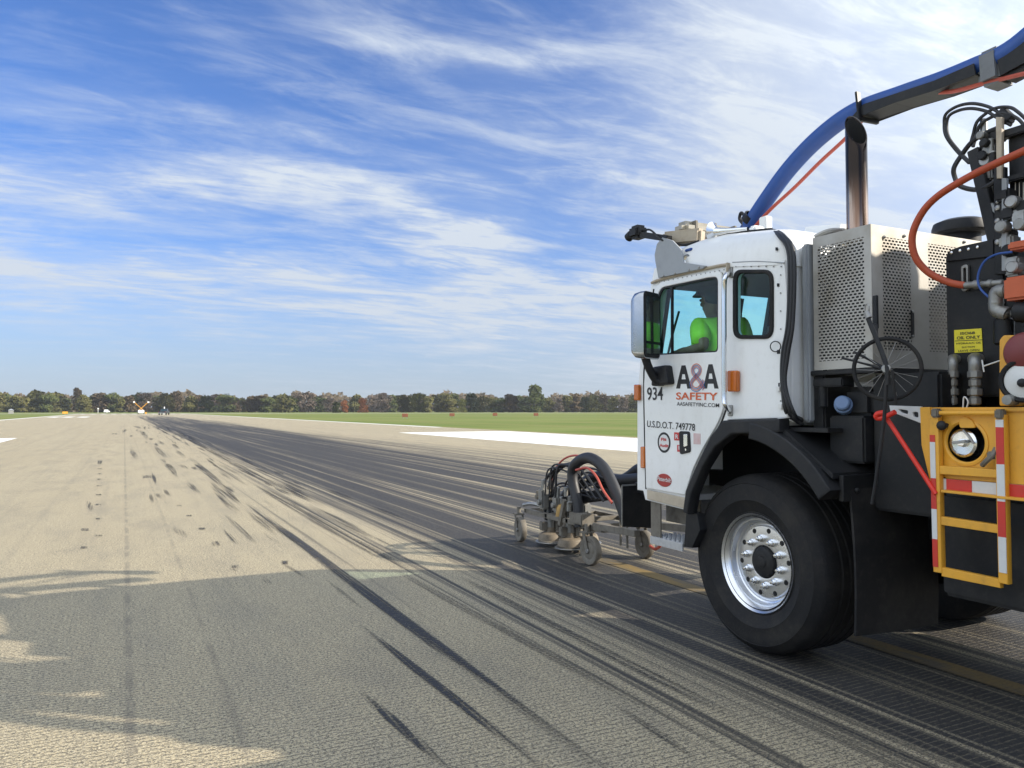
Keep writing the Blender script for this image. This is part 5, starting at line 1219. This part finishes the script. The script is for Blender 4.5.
for (x_, y_) in ((4.2, 6.1), (4.17, 5.95), (4.24, 6.75), (4.3, 7.0)): mb.cyl((x_, y_, ZF-.1), (x_, y_, ZF+.14), .012, 8)
cpart('deck_frame', mb, dusty)
mb = MB(); mb.tube([(4.22, 8.12, .42), (4.26, 7.95, .45), (4.36, 7.75, .41), (4.45, 7.6, .40)], .022, 10); cpart('outrigger', mb, steel)
def caster(x, y, rz):
    c = bpy.data.objects.new('caster', None); COL.objects.link(c); c.parent = CH
    c.location = Vector((x, y, 0))-CH.location; c.rotation_euler = (0, 0, 0)
    O = Vector((x, y, .142))
    mb = MB(); mb.lathe([(0, -.032), (.05, -.034), (.085, -.026), (.10, -.034), (.135, -.034), (.142, -.024), (.142, .024), (.135, .034), (.10, .034), (.085, .026), (.05, .034), (0, .032)], O, (1, 0, 0), 36); w_ = obj('wheel', mb, dusty, c)
    mb = MB(); mb.cyl(O-Vector((.05, 0, 0)), O+Vector((.05, 0, 0)), .022, 14, .003); obj('axle', mb, steel, w_)
    mb = MB()
    for s_ in (-.045, .045):
        mb.bar(O+Vector((s_, 0, -.02)), O+Vector((s_, .06, .17)), .008, .05, .002)
    mb.box(x-.055, x+.055, y+.01, y+.12, .305, .322, .003); mb.cyl((x, y+.06, .32), (x, y+.06, .40), .026, 14, .004); obj('fork', mb, dusty, c)
    c.rotation_euler = (0, 0, rz)
    return c
c1 = caster(4.17, 8.10, R(-8))
for (x, y, rz) in ((4.16, 6.56, R(4)), (4.86, 6.62, R(-3)), (4.86, 8.08, R(10))):
    c = copy_tree(c1, CH); c.location = Vector((x, y, 0))-CH.location; c.rotation_euler = (0, 0, rz)
shroud = mat('shroud_paint', (.19, .155, .11), .65, 0, .9, 16, (.09, .07, .05))
def blaster(x, y):
    mb = MB(); mb.lathe([(.145, .065), (.14, .10), (.125, .135), (.10, .15), (.06, .155), (.05, .22), (0, .22)], (x, y, 0), (0, 0, 1), 36); b = cpart('shroud', mb, shroud)
    mb = MB(); mb.lathe([(.14, .040), (.172, .040), (.176, .045), (.172, .050), (.14, .054)], (x, y, 0), (0, 0, 1), 36); cpart('shroud_rim', mb, pipe, b)
    mb = MB(); mb.cyl((x, y, .2), (x, y, .40), .055, 16, .01); mb.box(x-.05, x+.05, y-.05, y+.05, .38, .48, .012); mb.cyl((x, y, .47), (x, y, .60), .04, 16, .008); mb.cyl((x-.06, y, .44), (x-.12, y, .44), .022, 12, .004); cpart('motor', mb, pipe, b)
    mb = MB(); mb.cyl((x+.07, y-.06, .17), (x+.07, y-.06, .36), .04, 14, .006); mb.box(x-.12, x-.04, y-.02, y+.06, .17, .27, .01); cpart('swivel', mb, dusty, b)
    return b
B1 = Z_ = G(547, 546); B2 = G(571, 551)
blaster(4.36, 7.72); blaster(4.36, 7.28); blaster(4.68, 7.48)
def ch(*pts, x=4.35): return [Vector((x, *yz(px, py, x))) for px, py in pts]
mb = MB(); mb.tube(ch((580, 527), (578, 505), (573, 482), (573, 469), (579, 461), (590, 458), (603, 467), (613, 485), (622, 507), (626, 520), x=4.22), .056, 16, 8); cpart('suction_hose', mb, hoseb)
mb = MB(); mb.tube(ch((564, 512), (563, 500), (570, 490), (582, 483), (600, 476), (620, 480), (645, 478), x=4.6), .058, 14, 8); cpart('suction_hose', mb, hoseb)
mb = MB(); mb.bar((4.5, *yz(566, 500, 4.5)), (4.5, *yz(642, 490, 4.5)), .09, .12, .01); mb.bar((4.38, *yz(578, 526, 4.38)), (4.38, *yz(575, 468, 4.38)), .09, .08, .01); mb.bar((4.9, 7.2, .62), (4.9, 5.0, .72), .09, .12, .01); mb.tube(ch((600, 487), (625, 480), (640, 470), (652, 472), x=4.7), .07, 12); cpart('lift_arm', mb, blackp)
for k, pts in enumerate((((546, 520), (544, 500), (542, 488), (549, 475), (560, 466), (570, 464)), ((550, 515), (549, 495), (551, 478), (560, 467), (572, 463)), ((553, 512), (552, 490), (556, 474), (566, 465), (576, 463)), ((551, 478), (553, 492), (562, 505), (572, 520), (576, 528)), ((556, 500), (566, 512), (572, 518), (578, 527)))):
    mb = MB(); mb.tube(ch(*pts, x=4.30+.02*k), .017 if k < 3 else .013, 8, 8); cpart('water_hose', mb, hoseb)
mb = MB(); mb.tube(ch((551, 480), (556, 468), (564, 459), (574, 455.5), (583, 457), (590, 462)), .011, 8, 8); mb.tube(ch((576, 470), (587, 468), (596, 476), (603, 490), (612, 503), x=4.1), .012, 8, 8); cpart('red_line', mb, redh)
mb = MB(); mb.tube([Vector((4.75, *yz(px, py, 4.75))) for px, py in ((650, 546), (655, 549), (660, 546), (662, 539))], .015, 8); cpart('red_line', mb, redh)
for (px, py) in ((585, 480), (600, 490), (606, 496), (592, 487)):
    mb = MB(); mb.sphere((4.17, *yz(px, py, 4.17)), .013, 8); cpart('hose_tie', mb, dusty)
mb = MB(); mb.bar((4.2, *yz(565, 500, 4.2)), (4.2, *yz(560, 525, 4.2)), .04, .05); cpart('valve_stem', mb, dusty)
for (y0_, y1_, z1_) in ((7.30, 7.42, .60), (7.62, 7.74, .66)):
    mb = MB(); mb.box(4.2, 4.29, y0_, y1_, .42, z1_, .02); mb.cyl((4.245, (y0_+y1_)/2, z1_-.01), (4.245, (y0_+y1_)/2, z1_+.09), .026, 12, .004); mb.cyl((4.17, (y0_+y1_)/2, .5), (4.21, (y0_+y1_)/2, .5), .03, 12, .004); cpart('valve_body', mb, pipe)
mb = MB(); c_ = Vector((4.25, *yz(560, 517, 4.25))); mb.lathe([(.05, -.02), (.05, .1), (.03, .14), (0, .15)], c_, (0, -.2, 1), 16); cpart('brass_swivel', mb, mat('weathered_brass', (.42, .27, .10), .5, .6, .6, 14), None)
r_ = random.Random(21)
for k in range(9):
    y0_ = r_.uniform(7.2, 7.9); x0_ = r_.uniform(4.2, 4.6); h_ = r_.uniform(.70, .95); mb = MB()
    mb.tube([(x0_, y0_, .58), (x0_, y0_-.05, h_-.05), (x0_+.02, y0_-.22, h_), (x0_+.05, y0_-.5, h_-.06), (x0_+.1, y0_-.8, .62)], r_.uniform(.008, .015), 7, 6); cpart('water_hose', mb, hoseb)
for k in range(14):
    y0_ = r_.uniform(6.9, 7.9); x0_ = r_.uniform(4.18, 4.4); z0_ = r_.uniform(.36, .66); mb = MB(); q_ = Vector((x0_, y0_, z0_))
    if k % 3 == 0: mb.cyl(q_, q_+Vector((0, 0, .10)), .022, 10, .003)
    elif k % 3 == 1: mb.box(x0_-.03, x0_+.03, y0_-.03, y0_+.03, z0_-.025, z0_+.03, .006)
    else: mb.cyl(q_, q_+Vector((-.07, .02, 0)), .016, 10, .003)
    cpart('fitting', mb, (pipe, dusty, steel, shroud)[k % 4])
# plate hanging on the truck's nose
mb = MB(); q = lambda px, py: xz(px, py, 5.60); y5 = 5.60
mb.plate([q(621.5, 486), q(657, 484), q(657, 522), q(651, 528), q(622.5, 526.5)], [], 'Y', y5, .02, .003); gp = part('splash_plate', mb, blackp)
mb = MB(); a, b, c_ = q(621.3, 526), q(621.3, 485.5), q(657, 483.4); mb.bar((a[0], y5-.012, a[1]), (b[0], y5-.012, b[1]), .008, .012, 0); mb.bar((b[0], y5-.012, b[1]), (c_[0], y5-.012, c_[1]), .008, .012, 0); part('plate_edge', mb, pipe, gp)
mb = MB(); mb.bar((4.05, 5.61, .86), (4.05, 5.05, .80), .08, .08); mb.bar((4.4, 5.61, .86), (4.4, 5.05, .80), .08, .08); part('plate_arm', mb, blackp, gp)

# ================================================================== MEASURING WHEEL AND RED HOOK hung on the truck side
mc = Vector((3.43, *yz(887, 369, 3.43)))
MW = thing('measuring_wheel', mc, 'spoked black distance measuring wheel hung upside down on the truck side', 'measuring wheel')
un = Vector((math.sin(R(52)), math.cos(R(52)), 0)); mn = (-un*.82+Vector((-1, 0, 0))*.18).normalized()
mu = Vector((0, 0, 1)).cross(mn).normalized(); mv = mn.cross(mu)
RW = .154
def mp(a, r, o_=0): return mc+mu*(math.cos(a)*r)+mv*(math.sin(a)*r)+mn*o_
mb = MB(); mb.loop([mp(2*math.pi*k/56, RW) for k in range(56)], .0105, 10); obj('rim', mb, rubber, MW)
mb = MB()
for k in range(20):
    a = 2*math.pi*k/20; mb.tube([mp(a+.5*(-1)**k, .016, .02*(-1)**k), mp(a, RW-.008)], .0011, 5, 0)
obj('spokes', mb, steel, MW)
mb = MB(); mb.cyl(mp(0, 0, -.035), mp(0, 0, .035), .016, 14, .003); mb.cyl(mp(0, 0, .03), mp(0, 0, .045), .022, 14, .003); obj('hub', mb, steel, MW)
def mpx(px, py, x=3.40): return Vector((x, *yz(px, py, x)))
mb = MB(); mb.tube([mpx(868, 318), mpx(872, 328), mpx(879, 345), mpx(887, 368), mpx(888, 385)], .012, 10); mb.tube([mpx(887, 368), mpx(884, 420), mpx(876, 480), mpx(872, 504)], .009, 8, 4); obj('shaft', mb, blackb, MW)
mb = MB(); mb.tube([mpx(866.5, 312), mpx(869, 318)], .016, 10, 0); mb.loop([mpx(867+2.2*math.cos(a), 308.5+4.4*math.sin(a)) for a in [2*math.pi*k/14 for k in range(14)]], .004, 6); obj('handle_grip', mb, steel, MW)
mb = MB(); mb.tube([mpx(842, 358), mpx(862, 363), mpx(886, 370)], .006, 8, 3); mb.tube([mpx(854, 352), mpx(870, 360), mpx(886, 369)], .007, 8, 3); mb.tube([mpx(892, 370, 3.39), mpx(896, 405, 3.42)], .007, 8, 0); obj('kickstand', mb, blackb, MW)
mb = MB(); q = mpx(875.5, 314, 3.608); mb.box(3.602, 3.616, q.y-.015, q.y+.015, q.z-.08, q.z+.10, .003); mb.bar(mpx(876, 337), (3.61, q.y, q.z-.06), .02, .02); obj('hanger', mb, blackp, MW)
kh = mpx(886, 417, 3.50)
HK = thing('pull_hook', kh, 'bright red steel pull rod with a hooked end leaning behind the yellow ladder', 'pull rod')
mb = MB(); mb.tube([mpx(886, 417, 3.50), mpx(905, 446, 3.51), mpx(936, 494, 3.525)], .0115, 12, 0); obj('rod', mb, redp, HK)
mb = MB(); mb.tube([mpx(895, 412, 3.47), mpx(887, 416, 3.47), mpx(879, 418.5, 3.46), mpx(876, 416.5, 3.45), mpx(878, 413.5, 3.45), mpx(884, 412.5, 3.46)], .013, 10, 6); obj('hook', mb, redp, HK)

# ================================================================== DRIVER
def skinned(name, joints, edges, parent=None, m_=skin, sub=2):
    """one continuous surface grown over a skeleton: joints = {key: (point, radius or (rx, ry))}"""
    keys = list(joints); me = bpy.data.meshes.new(name)
    me.from_pydata([joints[k][0] for k in keys], [(keys.index(a), keys.index(b)) for a, b in edges], [])
    o = bpy.data.objects.new(name, me); COL.objects.link(o)
    sk = o.modifiers.new('skin', 'SKIN'); sk.use_smooth_shade = True
    if not me.skin_vertices: me.skin_vertices.new()
    for i, k in enumerate(keys):
        r_ = joints[k][1]; me.skin_vertices[0].data[i].radius = r_ if isinstance(r_, tuple) else (r_, r_)
    me.skin_vertices[0].data[0].use_root = True
    o.modifiers.new('sub', 'SUBSURF').levels = sub; o.modifiers['sub'].render_levels = sub
    dg = bpy.context.evaluated_depsgraph_get(); dg.update()
    me2 = bpy.data.meshes.new_from_object(o.evaluated_get(dg)); bpy.data.objects.remove(o)
    mb = MB(); mb.bm.from_mesh(me2); bpy.data.meshes.remove(me2)
    return obj(name, mb, m_, parent, smooth=180)
DP = thing('person', (3.90, 4.05, 1.50), 'seated driver in a bright green hi vis shirt and grey cap behind the side window', 'person')
hd = Vector((3.86, 4.39, 2.30))
J = {'pelvis': ((3.90, 4.04, 1.60), (.15, .12)), 'belly': ((3.90, 4.12, 1.80), (.14, .11)), 'chest': ((3.90, 4.24, 2.02), (.155, .115)), 'neck0': ((3.89, 4.32, 2.15), (.065, .06)), 'neck': ((3.885, 4.345, 2.20), .055), 'head0': ((3.87, 4.335, 2.25), (.07, .085)), 'head1': ((3.86, 4.33, 2.33), (.075, .09)), 'head2': ((3.86, 4.32, 2.40), (.05, .065)),
     'shL': ((3.73, 4.28, 2.09), .045), 'elL': ((3.63, 4.15, 1.945), .042), 'wrL': ((3.65, 4.37, 1.93), .031), 'paL': ((3.67, 4.45, 1.935), (.035, .022)),
     'shR': ((4.06, 4.28, 2.09), .045), 'elR': ((4.18, 4.28, 1.82), .045), 'wrR': ((4.08, 4.45, 1.93), .033), 'paR': ((4.06, 4.50, 1.97), (.035, .022)),
     'hipL': ((3.81, 4.08, 1.58), .10), 'knL': ((3.79, 4.46, 1.58), .07), 'anL': ((3.79, 4.55, 1.14), .05), 'toL': ((3.79, 4.70, 1.04), .04),
     'hipR': ((3.99, 4.08, 1.58), .10), 'knR': ((4.02, 4.46, 1.58), .07), 'anR': ((4.02, 4.55, 1.14), .05), 'toR': ((4.02, 4.70, 1.04), .04)}
for s_, p_ in (('L', (3.67, 4.45, 1.935)), ('R', (4.06, 4.50, 1.97))):
    for k, (ox, ln) in enumerate(((-.026, .07), (-.009, .078), (.009, .074), (.025, .06))):
        J['f%s%da' % (s_, k)] = ((p_[0]+ox, p_[1]+.035, p_[2]-.002), .0095); J['f%s%db' % (s_, k)] = ((p_[0]+ox*1.1, p_[1]+.035+ln*.6, p_[2]-.006), .0088); J['f%s%dc' % (s_, k)] = ((p_[0]+ox*1.1, p_[1]+.035+ln*.85, p_[2]-.03), .0078)
    sg = 1 if s_ == 'L' else -1
    J['t%sa' % s_] = ((p_[0]+.035*sg, p_[1]+.0, p_[2]), .011); J['t%sb' % s_] = ((p_[0]+.055*sg, p_[1]+.035, p_[2]-.012), .009)
E_ = [('pelvis', 'belly'), ('belly', 'chest'), ('chest', 'neck0'), ('neck0', 'neck'), ('neck', 'head0'), ('head0', 'head1'), ('head1', 'head2')]
for s_ in 'LR':
    E_ += [('chest', 'sh'+s_), ('sh'+s_, 'el'+s_), ('el'+s_, 'wr'+s_), ('wr'+s_, 'pa'+s_), ('pelvis', 'hip'+s_), ('hip'+s_, 'kn'+s_), ('kn'+s_, 'an'+s_), ('an'+s_, 'to'+s_)]
    for k in range(4): E_ += [('pa'+s_, 'f%s%da' % (s_, k)), ('f%s%da' % (s_, k), 'f%s%db' % (s_, k)), ('f%s%db' % (s_, k), 'f%s%dc' % (s_, k))]
    E_ += [('pa'+s_, 't%sa' % s_), ('t%sa' % s_, 't%sb' % s_)]
body = skinned('body', J, E_, DP)
JS = {'belly0': ((3.90, 4.05, 1.62), (.19, .155)), 'belly': ((3.89, 4.18, 1.80), (.20, .165)), 'chest': ((3.88, 4.29, 2.03), (.225, .17)), 'coll': ((3.89, 4.31, 2.14), (.12, .10)),
      'shL': ((3.72, 4.30, 2.10), .09), 'slL': ((3.645, 4.19, 1.97), .075), 'shR': ((4.08, 4.30, 2.12), .095), 'slR': ((4.15, 4.27, 1.89), .07)}
skinned('shirt', JS, [('belly0', 'belly'), ('belly', 'chest'), ('chest', 'coll'), ('chest', 'shL'), ('shL', 'slL'), ('chest', 'shR'), ('shR', 'slR')], DP, hivis)
JT = {'pel': ((3.90, 4.04, 1.58), (.17, .13)), 'hipL': ((3.81, 4.10, 1.57), .115), 'knL': ((3.79, 4.46, 1.57), .085), 'anL': ((3.79, 4.55, 1.20), .065), 'hipR': ((3.99, 4.10, 1.57), .115), 'knR': ((4.02, 4.46, 1.57), .085), 'anR': ((4.02, 4.55, 1.20), .065)}
skinned('trousers', JT, [('pel', 'hipL'), ('hipL', 'knL'), ('knL', 'anL'), ('pel', 'hipR'), ('hipR', 'knR'), ('knR', 'anR')], DP, jeans)
mb = MB(); mb.sphere((3.86, 4.375, 2.385), .095, 20, (.95, 1.12, .72)); mb.loft([[(3.86+.085*math.cos(a), 4.44+.05*math.sin(a), 2.375) for a in [math.pi*k/8 for k in range(9)]], [(3.86+.075*math.cos(a), 4.44+.13*math.sin(a), 2.355) for a in [math.pi*k/8 for k in range(9)]], [(3.86+.075*math.cos(a), 4.44+.13*math.sin(a), 2.349) for a in [math.pi*k/8 for k in range(9)]], [(3.86+.085*math.cos(a), 4.44+.05*math.sin(a), 2.367) for a in [math.pi*k/8 for k in range(9)]]]); obj('cap', mb, capm, DP).location.y = -.05
mb = MB(); mb.sphere((3.86, 4.485, 2.29), .016, 8, (.8, 1.3, 1.2)); mb.sphere((3.86, 4.455, 2.25), .02, 8, (1.4, .6, .4))
for s_ in (-1, 1): mb.sphere((3.86+s_*.085, 4.375, 2.30), .026, 8, (.5, .8, 1.2))
obj('face_features', mb, skin, DP).location.y = -.05
mb = MB()
for s_ in (-1, 1): mb.sphere((3.86+s_*.032, 4.462, 2.315), .012, 8)
obj('eyes', mb, ink, DP).location.y = -.05
mb = MB(); mb.sphere((3.86, 4.345, 2.335), .085, 16, (.98, .98, .85)); obj('hair', mb, capm, DP).location.y = -.05
DP.location = (3.88, 4.115, 1.53)

# ------------------------------------------------------------------ the air between here and the far trees
mb = MB(); mb.box(-1500, 1500, -120, 1150, -1.2, 24, 0)
hm = bpy.data.materials.new('haze_air'); hm.use_nodes = True
t = NT(hm.node_tree)
for n in list(t.n): t.n.remove(n)
pv_ = t.new('ShaderNodeVolumePrincipled'); pv_.inputs['Color'].default_value = (.86, .92, 1.0, 1); pv_.inputs['Density'].default_value = 0.00011; pv_.inputs['Anisotropy'].default_value = 0.2
oo = t.new('ShaderNodeOutputMaterial'); t.l.new(pv_.outputs[0], oo.inputs['Volume'])
o = obj('haze', mb, hm); tag(o, 'thin pale haze lying over the airfield and far trees', 'haze', kind='stuff')
